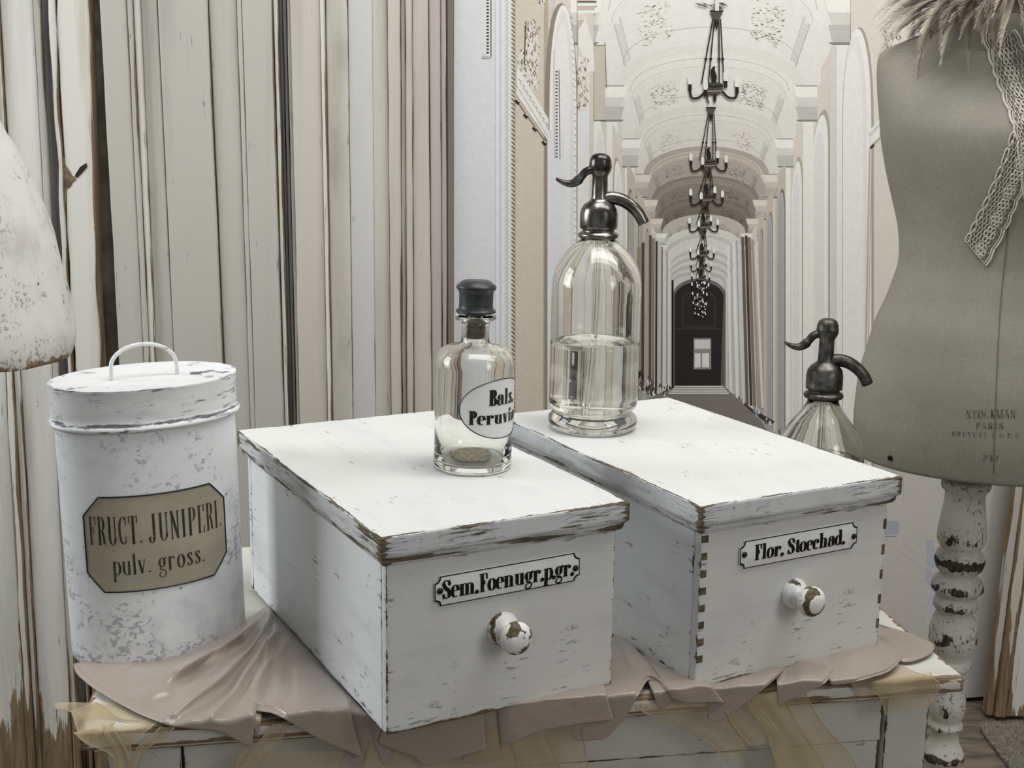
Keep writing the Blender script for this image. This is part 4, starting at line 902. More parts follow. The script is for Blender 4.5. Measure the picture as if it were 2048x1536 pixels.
for r_ in range(1, RR):
    for k in range(n): a = 1 + (r_ - 1) * n; fs.append([a + k, a + n + k, a + n + (k + 1) % n, a + (k + 1) % n])
bl = mesh('label', vs, fs, enm, bot, smooth=True)
v = tube([bot_at(uc + ru * 1.0 * cos(2 * pi * k / 60), zc + rz * 1.0 * sin(2 * pi * k / 60), .0009) for k in range(61)], .0006, 6, cap=False); mesh('label_border', v[0], v[1], M['ink'], bl)
g = lambda u, v: bot_at(uc + u / R1, zc + v, .0014)
v, f, _ = lettering('Bals.', g, .041, .0185, -.0205, .0045, T=.24, h=.05, gap=.05); mesh('lettering', v, f, M['ink'], bl)
v, f, _ = lettering('Peruvian.', g, .084, .0160, -.0420, -.0170, T=.24, h=.05, gap=.05); mesh('lettering', v, f, M['ink'], bl)

def siphon(name, label, base, metal, level, yaw, lean=(0, 0), squat=False, k=1.0):
    s = thing(name, label, 'siphon bottle', base, yaw); s.rotation_euler = (lean[0], lean[1], yaw); s['group'] = 'soda siphons'
    del s['group']
    R = .0565 * k
    if not squat:
        out = [(.00001, .004), (.030, .003), (.040, .0005), (.050, .0005), (.0555, .004), (.0572, .010), (.0568, .016), (.0525, .0212), (.0508, .024), (.0522, .028), (.0558, .031), (.0568, .036)] + [(.0568, .036 + i * .02) for i in range(1, 8)] + [(.0560, .191), (.0538, .202), (.0485, .2145), (.041, .2255), (.032, .2345), (.025, .2400), (.0200, .2440), (.0185, .2475)]
        inn = [(.00001, .022), (.030, .020), (.044, .017), (.0495, .024), (.0505, .034), (.0515, .045)] + [(.0515, .045 + i * .02) for i in range(1, 8)] + [(.050, .193), (.046, .205), (.039, .216), (.031, .2255), (.0235, .232), (.017, .236), (.014, .2475)]
        top = .2475
    else:
        out = [(.00001, .004), (.030, .003), (.050, .0005), (.0555, .004), (.0570, .012), (.0568, .03)] + [(.0568, .03 + i * .02) for i in range(1, 8)] + [(.0565, .178), (.0545, .188), (.050, .200), (.042, .213), (.033, .225), (.026, .2345), (.021, .243), (.0185, .2535)]
        inn = [(.00001, .016), (.044, .014), (.0495, .020), (.0515, .035)] + [(.0515, .035 + i * .02) for i in range(1, 8)] + [(.051, .180), (.048, .190), (.043, .200), (.036, .212), (.028, .223), (.021, .231), (.017, .238), (.014, .2475)]
        top = .2475
    glass_body('glass', out, inn, s, n=80, wob=.004)
    # water fills the inner shape up to the level
    wp = [(r + .0002 if r > .001 else r, z - .0002) for r, z in inn if z < level - .004]
    wr = wp[-1][0]; wp += [(wr, level - .001), (wr - .0006, level - .0002), (wr - .002, level - .0008), (.00001, level - .0008)]
    mesh('water', *lathe(wp, 64)[:2], M['water'], s, smooth=True)
    v = tube([(.000, 0, .246), (.0015, 0, .15), (-.006, 0, .028)], .0042, 14); v = tube(spline([(.0, 0, .246), (.0, 0, .16), (-.003, 0, .09), (-.007, 0, .026)], 6), .0040, 14)
    mesh('dip_tube', v[0], v[1], M['glass'], s, smooth=True)
    h = .2440 if not squat else .2500
    head = mesh('head', *lathe([(.0135, h - .003), (.0185, h - .002), (.0245, h + .001), (.0258, h + .004), (.0245, h + .0065), (.0205, h + .0085), (.0200, h + .011), (.0232, h + .0125), (.0236, h + .017), (.0236, h + .030), (.0222, h + .037), (.0185, h + .0425), (.0135, h + .0458), (.0105, h + .0488), (.0100, h + .052), (.0098, h + .066), (.0096, h + .076), (.0100, h + .078), (.0128, h + .0825), (.0140, h + .0865), (.0143, h + .0905), (.01425, h + .0912), (.0139, h + .0918), (.0136, h + .096), (.0115, h + .1015), (.007, h + .1045), (.00001, h + .1055)], 48)[:2], metal, s, smooth=True)
    z = h + .086
    lv = spline([(-.009, 0, z - .001), (-.018, 0, z - .004), (-.026, 0, z - .0135), (-.034, 0, z - .0185), (-.042, 0, z - .0185), (-.050, 0, z - .0155), (-.0545, 0, z - .0125)], 4)
    rl = [lerp(.0052, .0050, min(1, i / 8)) if i < 8 else lerp(.0062, .0016, (i - 8) / (len(lv) - 9)) for i in range(len(lv))]
    v = tube(lv, rl, 14, flat=1.2); mesh('lever', v[0], v[1], metal, head, smooth=True)
    sp = spline([(.004, 0, h + .048), (.015, 0, h + .0505), (.028, 0, h + .048), (.040, 0, h + .041), (.050, 0, h + .031), (.0565, 0, h + .0195)], 5)
    v = tube(sp, [lerp(.0086, .0074, i / (len(sp) - 1)) for i in range(len(sp))], 18); mesh('spout', v[0], v[1], metal, head, smooth=True)
    return s
siphon('soda_siphon', 'tall clear glass soda siphon with a shiny pewter head, standing on the right-hand box', (.1045, 1.6085 + .01, TZ + .0045 + .2076 + .0006), M['pewter'], .115, .0, (0, .004))
siphon('soda_siphon', 'glass soda siphon with a dull pewter head, half hidden behind the right-hand box', (.4065, 1.645, TZ + .0006), M['pewter_dull'], .172, .0, (0, .0), True)
# ------------------------------------------------------------------ satin cloth under the boxes
e1 = Vector((cos(TYAW), sin(TYAW), 0)); e2 = Vector((-sin(TYAW), cos(TYAW), 0)); TO = Vector((TX, TY, TZ))
def edge_y(px): 
    a, b = project(TO), project(TO + e1 * TW); return a[1] + (px - a[0]) * (b[1] - a[1]) / (b[0] - a[0])
def drape_pt(px, py, lift, out):
    """on the table top when behind the front edge, otherwise hanging in front of it"""
    q = onZ(px, py, TZ + lift); d = (q - TO).dot(e2)
    if d > -out: return q
    return onPlane(px, py, TO - e2 * (out), e2)
HEM = [  # px, py, layer, anchor px, anchor py
 (146, 1328, 1, 290, 1292), (150, 1346, 1, 300, 1300), (183, 1374, 1, 330, 1300), (224, 1399, 1, 380, 1290), (278, 1428, 1, 470, 1250), (341, 1453, 1, 505, 1232), (403, 1459, 1, 520, 1222),
 (440, 1463, 1, 528, 1216), (502, 1497, 1, 536, 1214), (506, 1470, .4, 540, 1215), (504, 1448, 0, 542, 1218), (512, 1468, 0, 545, 1222), (520, 1480, 0.2, 548, 1228), (500, 1440, .6, 550, 1232), (479, 1414, 1.2, 552, 1238),
 (500, 1420, 2, 556, 1243), (548, 1426, 2, 568, 1252), (631, 1474, 2, 610, 1300), (690, 1500, 2, 650, 1345), (731, 1518, 2, 690, 1385), (712, 1512, .6, 694, 1388), (688, 1502, 0, 700, 1392), (690, 1530, 0, 705, 1398), (735, 1524, .3, 730, 1425),
 (746, 1494, .2, 740, 1432), (750, 1486, .8, 748, 1440), (770, 1536, 1, 760, 1447), (790, 1520, .8, 775, 1452), (752, 1480, 1.4, 765, 1450), (780, 1496, 2, 785, 1450), (833, 1512, 2, 830, 1440), (846, 1533, 2, 842, 1437), (900, 1520, 2, 900, 1422), (940, 1506, 2, 940, 1412), (978, 1497, 2, 968, 1408),
 (950, 1506, .8, 962, 1408), (918, 1520, .2, 955, 1408), (955, 1531, .2, 975, 1406), (1010, 1519, .3, 990, 1403), (1003, 1494, .6, 992, 1402), (1000, 1488, 1.2, 996, 1400), (1023, 1487, 2, 1010, 1396), (1080, 1460, 2, 1070, 1382), (1159, 1447, 2, 1140, 1368), (1233, 1438, 2, 1205, 1353),
 (1190, 1450, .8, 1200, 1354), (1138, 1458, .2, 1190, 1357), (1152, 1483, .2, 1200, 1355), (1213, 1478, .3, 1212, 1340), (1254, 1431, 1, 1222, 1290), (1280, 1385, 1.6, 1226, 1272), (1297, 1354, 2, 1230, 1266),
 (1318, 1364, 2, 1236, 1266), (1343, 1383, 2, 1262, 1284), (1326, 1386, 1, 1262, 1285), (1307, 1388, .4, 1262, 1287), (1320, 1423, .4, 1275, 1296), (1346, 1400, 1, 1285, 1300), (1340, 1394, 1.6, 1288, 1301), (1370, 1406, 2, 1305, 1312), (1409, 1404, 2, 1350, 1335), (1455, 1404, 2, 1415, 1358),
 (1432, 1420, .8, 1418, 1358), (1409, 1436, .2, 1420, 1358), (1441, 1446, .3, 1440, 1352), (1480, 1414, 1, 1455, 1348), (1524, 1380, 1.5, 1500, 1338), (1550, 1358, 1.8, 1525, 1332), (1573, 1337, 2, 1545, 1326),
 (1576, 1352, 1.2, 1548, 1326), (1564, 1380, .6, 1550, 1325), (1552, 1413, .4, 1553, 1325), (1590, 1394, 1, 1570, 1320), (1650, 1369, 1.5, 1600, 1312), (1664, 1350, 1.6, 1620, 1308), (1674, 1333, 1.8, 1640, 1303),
 (1664, 1352, .8, 1642, 1302), (1657, 1371, 1, 1645, 1302), (1706, 1366, 1.5, 1680, 1292), (1776, 1345, 1.8, 1725, 1281), (1800, 1325, 1.8, 1738, 1277), (1806, 1306, 1.8, 1742, 1274), (1795, 1296, 1.0, 1744, 1272), (1786, 1312, .4, 1745, 1270), (1800, 1326, .2, 1747, 1268),
 (1830, 1322, .6, 1748, 1264), (1863, 1308, .8, 1748, 1258), (1871, 1294, 1, 1748, 1252), (1866, 1286, 1, 1747, 1248), (1820, 1267, .6, 1745, 1244)]
SV = 36
RIDGE = [  # soft folds between the bunch beside the front box and the hem: polyline, height, width
 ([(524, 1206), (482, 1266), (407, 1312), (357, 1337), (300, 1352)], .027, 15), ([(545, 1224), (505, 1290), (448, 1349), (380, 1400), (328, 1440)], .020, 11),
 ([(560, 1250), (527, 1290), (498, 1333), (470, 1380), (423, 1430)], .021, 10), ([(524, 1206), (560, 1240), (590, 1272)], .020, 11), ([(430, 1330), (350, 1380), (240, 1395)], .005, 16),
 ([(590, 1265), (520, 1345), (482, 1410)], .006, 9), ([(650, 1345), (600, 1335), (540, 1338)], .003, 6), ([(700, 1400), (690, 1460), (700, 1500)], .004, 8), ([(1240, 1275), (1262, 1330), (1290, 1350)], .006, 9),
 ([(440, 1460), (400, 1445), (300, 1432)], .004, 7), ([(1600, 1320), (1660, 1330), (1740, 1300)], .006, 10), ([(900, 1450), (980, 1440), (980, 1490)], .003, 7), ([(1090, 1400), (1160, 1410), (1220, 1430)], .004, 8)]
def ridge(px, py):
    h = 0
    for pl_, amp, wd in RIDGE:
        best = 1e9; n = len(pl_) - 1; bt = 0
        for i in range(n):
            ax_, ay = pl_[i]; bx, by = pl_[i + 1]; dx, dy = bx - ax_, by - ay; t_ = max(0, min(1, ((px - ax_) * dx + (py - ay) * dy) / (dx * dx + dy * dy)))
            d = sqrt((px - ax_ - dx * t_) ** 2 + (py - ay - dy * t_) ** 2)
            if d < best: best = d; bt = (i + t_) / n
        if best < wd * 3: h = max(h, amp * (1 - .75 * bt) * exp(-(best / wd) ** 1.3))
    return h
LAY = lambda l: .0035 + l * .0048
cols_ = []
hs = [tuple(map(float, h)) for h in HEM]
hs2 = []
for i in range(len(hs) - 1):
    SU = max(3, int(sqrt((hs[i + 1][0] - hs[i][0]) ** 2 + (hs[i + 1][1] - hs[i][1]) ** 2) / 6))
    for k in range(SU):
        t_ = k / SU; hs2.append(tuple(lerp(a, b, t_) for a, b in zip(hs[i], hs[i + 1])))
hs2.append(hs[-1])
# light smoothing along the hem keeps the folds round
for _ in range(4):
    hs2 = [hs2[0]] + [tuple((a * .22 + b * .56 + c_ * .22) for a, b, c_ in zip(hs2[i - 1], hs2[i], hs2[i + 1])) for i in range(1, len(hs2) - 1)] + [hs2[-1]]
vs, fs = [], []
for i, (hx, hy, l, ax_, ay) in enumerate(hs2):
    lift = LAY(l); out = .004 + l * .0045
    A = onZ(ax_, ay, TZ + .003 + .0004 * l); 
    for j in range(SV + 1):
        v_ = j / SV
        px, py = lerp(ax_, hx, v_), lerp(ay, hy, v_)
        # height above the table: flat under the load, fuller towards the hem, rolled down at the very edge
        lf = lerp(.0030 + .0004 * l, lift, min(1, v_ * 1.6) ** .8) + .0035 * sin(pi * min(1, v_ * 1.1)) * (.6 + nz(hx * .02, v_ * 2, 5))
        if hx < 760: lf += .008 * max(0, sin(v_ * pi)) * max(0, nz(hx * .025, 1.5, 2) + .15) * (1 if hx < 520 else .3)
        if v_ > .93: lf *= .82
        lf += ridge(px, py) * min(1, v_ * 8)
        q = drape_pt(px, py, max(lf, .0022), out)
        vs.append(q)
nS = SV + 1
for i in range(len(hs2) - 1):
    for j in range(SV): fs.append([i * nS + j, i * nS + j + 1, (i + 1) * nS + j + 1, (i + 1) * nS + j])
t = NT('dusty pink satin'); n1 = t.noise(26, detail=2, stretch=(1, 1, 1)); n2 = t.noise(900, detail=1)
b_ = t.bsdf(lin((162, 150, 138)), .27, t.math('ADD', n1, t.math('MULTIPLY', n2, .05)), .35, .006, spec=.5, **{'Sheen Weight': .35, 'Sheen Roughness': .4, 'Anisotropic': .4})
M['satin'] = t.done(b_)
cloth = mesh('satin_cloth', vs, fs, M['satin'], smooth=True)
tag(cloth, 'dusty pink satin cloth gathered in pleats along the front of the chest top', 'cloth')
md = cloth.modifiers.new('smooth', 'SUBSURF'); md.levels = md.render_levels = 1
md = cloth.modifiers.new('thickness', 'SOLIDIFY'); md.thickness = .0009; md.offset = 0
# ------------------------------------------------------------------ organza
t = NT('yellow organza'); nn = t.noise(30, detail=2); n2 = t.noise(900, detail=1)
d = t.n('ShaderNodeBsdfDiffuse'); d.inputs[0].default_value = lin((216, 200, 166)) + (1,)
tr = t.n('ShaderNodeBsdfTransparent'); tl = t.n('ShaderNodeBsdfTranslucent'); tl.inputs[0].default_value = lin((216, 200, 166)) + (1,)
m1_ = t.n('ShaderNodeMixShader'); m1_.inputs[0].default_value = .35; t.l(d.outputs[0], m1_.inputs[1]); t.l(tl.outputs[0], m1_.inputs[2])
m2_ = t.n('ShaderNodeMixShader'); t.l(t.math('MULTIPLY_ADD', t.ramp(nn, .2, .8), .2, .40), m2_.inputs[0]); t.l(tr.outputs[0], m2_.inputs[1]); t.l(m1_.outputs[0], m2_.inputs[2])
M['organza'] = t.done(m2_)
def tulle(name, bands, label, group=None):
    """each band: rows of (left px,py, right px,py); folded flat strips, several thicknesses where they overlap"""
    parts = []
    for bi, rows in enumerate(bands):
        rows = spline(rows, 6); nb = 12; vs, fs = [], []
        for i, (x0, y0, x1, y1) in enumerate(rows):
            for k in range(nb + 1):
                u = k / nb; px, py = lerp(x0, x1, u), lerp(y0, y1, u)
                rip = .0008 * sin(u * 9 + bi * 2 + i * .1) + .001 * nz(px * .03, py * .03, bi)
                q = drape_pt(px, py, .0026 + bi * .0004, .0022 + bi * .0007)
                if (q - TO).dot(e2) < 0: q = q - e2 * (.001 + rip + .0012)
                else: q = q + Vector((0, 0, abs(rip) * .4))
                vs.append(q)
        for i in range(len(rows) - 1):
            for k in range(nb): fs.append([i * (nb + 1) + k, i * (nb + 1) + k + 1, (i + 1) * (nb + 1) + k + 1, (i + 1) * (nb + 1) + k])
        parts.append((vs, fs, None))
        for e in (0, nb): parts.append(tube([vs[i * (nb + 1) + e] - e2 * .0004 for i in range(len(rows))], .0009, 5))
    v = join(parts); o = mesh(name, v[0], v[1], M['organza'], smooth=True); tag(o, label, 'fabric'); return o
tulle('organza_scarf', [
    [(345, 1405, 112, 1405), (330, 1440, 112, 1416), (250, 1440, 145, 1424), (215, 1428, 175, 1440)],
    [(190, 1405, 143, 1422), (215, 1420, 150, 1440), (230, 1440, 160, 1470), (200, 1475, 172, 1482)],
    [(330, 1436, 150, 1462), (300, 1455, 175, 1484), (262, 1480, 215, 1500), (262, 1500, 232, 1520), (258, 1560, 238, 1560)],
    [(222, 1448, 206, 1450), (236, 1470, 216, 1476), (256, 1510, 228, 1500), (256, 1560, 236, 1560)],
    [(350, 1450, 322, 1452), (330, 1472, 300, 1474), (290, 1500, 272, 1500), (268, 1560, 256, 1560)]],
    'knotted yellow organza scarf hanging over the left corner of the chest')
tulle('organza_scarf', [
    [(580, 1440, 548, 1446), (560, 1480, 520, 1480), (530, 1510, 492, 1510), (505, 1560, 462, 1560)],
    [(690, 1500, 480, 1500), (680, 1530, 470, 1530), (680, 1560, 465, 1560)],
    [(1160, 1440, 740, 1480), (1170, 1500, 730, 1520), (1180, 1560, 730, 1560)],
    [(1090, 1470, 1020, 1480), (1110, 1510, 1030, 1510), (1130, 1560, 1040, 1560)]],
    'yellow organza scarf hanging below the satin in the middle of the chest front')
tulle('organza_scarf', [
    [(1420, 1400, 1280, 1405), (1470, 1440, 1290, 1424), (1490, 1480, 1400, 1472), (1480, 1510, 1455, 1522)],
    [(1600, 1370, 1500, 1390), (1640, 1440, 1510, 1420), (1700, 1510, 1545, 1470), (1720, 1560, 1545, 1560)],
    [(1560, 1380, 1490, 1395), (1590, 1440, 1505, 1425), (1630, 1500, 1530, 1460), (1660, 1560, 1560, 1560)],
    [(1500, 1400, 1450, 1420), (1540, 1440, 1470, 1455), (1560, 1480, 1500, 1490)]],
    'yellow organza scarf falling in folded bands below the box lettered Flor. Stoechad.')
tulle('organza_scarf', [
    [(1800, 1330, 1760, 1350), (1830, 1345, 1745, 1365), (1872, 1360, 1745, 1380), (1872, 1385, 1760, 1395), (1850, 1410, 1770, 1430)],
    [(1860, 1345, 1700, 1362), (1872, 1372, 1720, 1392)]],
    'small fold of yellow organza lying over the right front edge of the chest')

# ------------------------------------------------------------------ dress form on its turned stand (right)
DY = 1.80
ax0 = onY(1945, 940, DY)
form = thing('dress_form', 'grey-beige linen dress form on a turned white stand, at the right', 'mannequin', (ax0.x, DY, 0))
FR = -.42
def form_z(py): return onY(1800, py, DY).z
SIL = [(918, 1725), (890, 1722.5), (850, 1722), (800, 1727), (750, 1735), (700, 1750), (650, 1765), (600, 1787), (560, 1801), (530, 1810), (500, 1812), (460, 1810), (420, 1803), (350, 1789), (280, 1779), (220, 1777), (170, 1778), (130, 1781), (105, 1787), (92, 1800), (82, 1822), (70, 1850), (58, 1880), (46, 1905), (30, 1925), (5, 1935), (-60, 1940)]
rings = []
for py, pxl in SIL:
    q = onY(pxl, py, DY); hw_ = ax0.x + .022 * (q.z - ax0.z) - q.x; rings.append((q.z, hw_))
NF = 72; vs, fs = [], []
cR, sR = cos(FR), sin(FR)
RS = spline(rings, 4)
def form_pt(z, hw_, t_):
    a = hw_ / sqrt(cR * cR + (.74 * sR) ** 2); b = a * .74
    k = (z - form_z(260)) / (form_z(100) - form_z(260))
    if k > 0:
        b = lerp(b, .050, min(1, k) ** 1.5); a = sqrt(max(1e-6, hw_ ** 2 - (b * sR) ** 2)) / cR
        if a < b * 1.05: a = b = hw_
    X, Y = a * cos(t_), b * sin(t_)
    # bust on the front
    bust = .012 * exp(-((z - form_z(290)) / .075) ** 2) * (max(0, -sin(t_)) ** 2)
    Y -= bust
    return Vector((X * cR - Y * sR + .022 * (z - ax0.z), X * sR + Y * cR, z))
zb, h0 = RS[0]
for k in (0.02, .5, .9, .985): 
    for j in range(NF):
        p = form_pt(zb, h0 * k, 2 * pi * j / NF); p.z = zb - .004 + (.002 if k > .95 else 0); vs.append(p)
for z, h_ in RS:
    for j in range(NF): vs.append(form_pt(z, h_, 2 * pi * j / NF))
m_ = len(RS) + 4
for i in range(m_ - 1):
    for j in range(NF): j2 = (j + 1) % NF; fs.append([i * NF + j, i * NF + j2, (i + 1) * NF + j2, (i + 1) * NF + j])
fs.append(list(range(NF))[::-1]); fs.append([(m_ - 1) * NF + j for j in range(NF)])
t = NT('grey-beige linen'); wv = t.noise(420, stretch=(1, 1, .18), detail=2); wv2 = t.noise(420, stretch=(.2, .2, 1.5), detail=2, loc=(4, 4, 4)); bg = t.noise(6, detail=3)
c = t.mix(t.ramp(bg, .3, .7), lin((158, 153, 141)), lin((146, 142, 131))); c = t.mix(t.math('MULTIPLY', t.ramp(t.math('ADD', wv, wv2), .7, 1.3), .3), c, lin((120, 116, 106)))
M['linen'] = t.done(t.bsdf(c, .85, t.math('ADD', wv, wv2), .2, .0006, spec=.1))
body = mesh('body', vs, fs, M['linen'], form, smooth=True)
off = Vector((ax0.x, DY, 0))
bvh = BVHTree.FromPolygons([p + off for p in vs], fs)
def on_form(px, py, d):
    r = ray(px, py).normalized(); h = bvh.ray_cast(C0, r)
    if h[0] is None: return None
    n = h[1]; n = n if n.dot(r) < 0 else -n
    return h[0] + n * d - off
# centre seam
sm = [on_form(x, y, .0003) for x, y in spline([(2028, 300), (2020, 420), (2010, 520), (2002, 600), (1996, 700), (1992, 800), (1989, 880), (1988, 948)], 5)]
sm = [p for p in sm if p]; M['seam'] = plain('seam thread', (112, 106, 94), .9)
v = tube(sm, .0007, 6); mesh('seam', v[0], v[1], M['seam'], body)
stamp = plain('faded stencil ink', (74, 68, 60), .8, nscale=200, col2=(128, 122, 110))
def stampfn(x0, y0, x1, y1):
    def f(u, v): return on_form(lerp(x0, x1, u), lerp(y0, y1, u) - v, .0004) or Vector((0, 0, .5))
    return f
for txt, x0, y0, x1, y1, hgt, T in (('STOCKMAN', 1932, 838, 2032, 836, 18, .17), ('PARIS', 1951, 858, 2007, 858, 13, .2), ('BREVETE S.G.D.G.', 1903, 872, 2044, 876, 9.5, .16), ('247', 1965, 922, 1998, 924, 13, .18)):
    v, f, _ = lettering(txt, lambda u, v, a=x0, b=y0, c_=x1, d_=y1: (on_form(lerp(a, c_, u), lerp(b, d_, u) - v * (.0 + 1), .0004) or Vector((0, 0, .5))), 1.0, hgt, 0, 0, T=T, h=.04, gap=.12 if txt[0] != 'B' else .2)
    mesh('stamp', v, f, stamp, body)
p = on_form(1781, 916, .0005); v = lathe([(.004, 0), (.0035, .002), (.0015, .0025), (.001, .001), (.00001, .001)], 16)
nrm = Vector((-.35, -.93, 0)).normalized(); Rm = nrm.to_track_quat('Z', 'Y').to_matrix(); mesh('rivet', [Rm @ q + p for q in v[0]], v[1], plain('dark rivet', (40, 36, 34), .35, .8), body, smooth=True)
# turned stand; radii and heights read along the post
pz = lambda py: onY(1935, py, DY).z
PP = [(958, 40), (962, 46), (970, 47), (978, 44), (983, 38), (1000, 38), (1030, 42), (1060, 46), (1080, 46), (1092, 40), (1098, 37), (1104, 44), (1120, 48), (1136, 44), (1144, 36), (1150, 35), (1156, 44), (1166, 49), (1176, 50), (1184, 44), (1188, 38), (1194, 40), (1204, 43), (1212, 43), (1218, 38), (1224, 36), (1240, 42), (1258, 46), (1280, 46), (1300, 40), (1312, 34), (1318, 36), (1328, 39), (1334, 38), (1340, 30), (1344, 34), (1352, 32), (1358, 28), (1375, 31), (1400, 36), (1420, 36), (1436, 30), (1440, 29), (1446, 34), (1454, 34), (1458, 28), (1466, 27), (1484, 30), (1494, 36), (1506, 42), (1514, 42), (1520, 34), (1530, 34), (1545, 38), (1570, 44)]
pr = []; we = []
for i, (py, r_) in enumerate(PP[::-1]):
    pr.append((r_ * 1.035 / 2576.76 * 1.86, pz(py))); 
kr = [r for r, z in pr]
for i in range(len(pr)):
    a = kr[max(0, i - 2):i + 3]; we.append(.25 + 9 * max(0, kr[i] - sum(a) / len(a)) / .004 * .12 + .3 * max(0, nz(pr[i][1] * 22, 1, 4)))
base = [(.001, .06), (.02, .06), (.045, .07), (.05, .085), (.03, .1), (.028, .2)]
prof = base + pr; ww = [.4] * len(base) + we
pc = onY(1936, 960, DY)
v = lathe(prof, 56, off=(0, 0, 0), wear=ww)
stand = mesh('post', [Vector((q.x + (q.z - pr[-1][1]) * .0, q.y, q.z)) for q in v[0]], v[1], M['post'], form, smooth=True, wear=[w_ + .4 * nz(q.x * 30, q.y * 30, q.z * 14) for q, w_ in zip(v[0], v[2])])
stand.location = (pc.x - ax0.x - .002, 0, 0)
for k in range(3):
    a = k * 2 * pi / 3 + .6; v = tube(spline([(.02 * cos(a), .02 * sin(a), .09), (.12 * cos(a), .12 * sin(a), .10), (.2 * cos(a), .2 * sin(a), .04), (.26 * cos(a), .26 * sin(a), .014)], 5), .013, 12, wear=.3)
    o = mesh('leg', v[0], v[1], M['post'], form, smooth=True, wear=v[2]); o.location = stand.location

# ------------------------------------------------------------------ lace ribbons over the form
M['lace'] = plain('ivory lace thread', (206, 200, 188), .85)
def lace(bands, label):
    parts = []
    for LFT, RGT, rep, scal in bands:
        Ls, Rs = spline(LFT, 8), spline(RGT, 8); n = len(Ls) - 1
        def f(u, v, Ls=Ls, Rs=Rs, n=n):
            q = max(0, min(.9999, v)) * n; i = int(q); t_ = q - i
            a = (lerp(Ls[i][0], Ls[i + 1][0], t_), lerp(Ls[i][1], Ls[i + 1][1], t_)); b = (lerp(Rs[i][0], Rs[i + 1][0], t_), lerp(Rs[i][1], Rs[i + 1][1], t_))
            return (lerp(a[0], b[0], u), lerp(a[1], b[1], u))
        def thread(uv, r, d=.0016):
            P_ = [on_form(*f(u, v), d) for u, v in uv]
            if any(q is None for q in P_): return
            parts.append(tube(P_, r, 5, cap=True))
        W = .30  # aspect of one repeat: width is 1, height rep
        for k in range(rep):
            v0, v1 = k / rep, (k + 1) / rep; h_ = v1 - v0
            if 'L' in scal:
                thread([(.02 - .05 * sin(pi * j / 8), lerp(v0, v1, j / 8)) for j in range(9)], .0017); thread([(.10 - .05 * sin(pi * j / 8), lerp(v0, v1, j / 8)) for j in range(9)], .0008)
            if 'R' in scal:
                thread([(.98 + .05 * sin(pi * j / 8), lerp(v0, v1, j / 8)) for j in range(9)], .0014); thread([(.90 + .05 * sin(pi * j / 8), lerp(v0, v1, j / 8)) for j in range(9)], .0008)
            if 'c' in scal:  # ring chain edge
                thread([(.07 + .07 * cos(2 * pi * j / 10), v0 + h_ * (.5 + .48 * sin(2 * pi * j / 10))) for j in range(11)], .0012)
            # flower: petals and rings
            cu, cv = (.62 if 'c' in scal else .42), v0 + h_ * .5
            thread([(cu + .05 * cos(2 * pi * j / 8), cv + h_ * .16 * sin(2 * pi * j / 8)) for j in range(9)], .0009, .002)
            for p_ in range(6):
                a = p_ * pi / 3; c0, c1 = cu + .12 * cos(a), cv + h_ * .34 * sin(a)
                thread([(c0 + .055 * cos(2 * pi * j / 7), c1 + h_ * .15 * sin(2 * pi * j / 7)) for j in range(8)], .0011, .002)
        # hexagonal ground net
        nu = 7; nv = rep * 3
        for a in range(nu):
            for b in range(nv):
                u0 = .12 + .76 * (a + (.5 if b % 2 else 0)) / nu; w0 = (b + .5) / nv; ru_, rv_ = .76 / nu * .56, .62 / nv
                thread([(u0 + ru_ * cos(pi / 6 + j * pi / 3), w0 + rv_ * sin(pi / 6 + j * pi / 3)) for j in range(4)], .00055, .0012)
                thread([(u0 + ru_ * cos(pi / 6 + j * pi / 3), w0 + rv_ * sin(pi / 6 + j * pi / 3)) for j in (3, 4)], .00055, .0012)
    v = join([(p[0], p[1], None) for p in parts]); o = mesh('lace_ribbon', [q + off for q in v[0]], v[1], M['lace'], smooth=True)
    tag(o, label, 'lace'); return o
lace([([(1966, 70), (1985, 130), (2000, 175), (2022, 235), (2036, 290), (2050, 400)], [(2030, 60), (2060, 120), (2085, 200), (2100, 260), (2110, 320), (2120, 400)], 9, 'LR')], 'wide ivory lace ribbon hanging down the right edge of the dress form')
lace([([(2024, 262), (2000, 330), (1975, 390), (1950, 440), (1930, 480)], [(2075, 300), (2060, 345), (2036, 400), (2010, 460), (1972, 532)], 8, 'cR')], 'ivory lace ribbon end hanging to a point at the waist of the dress form')

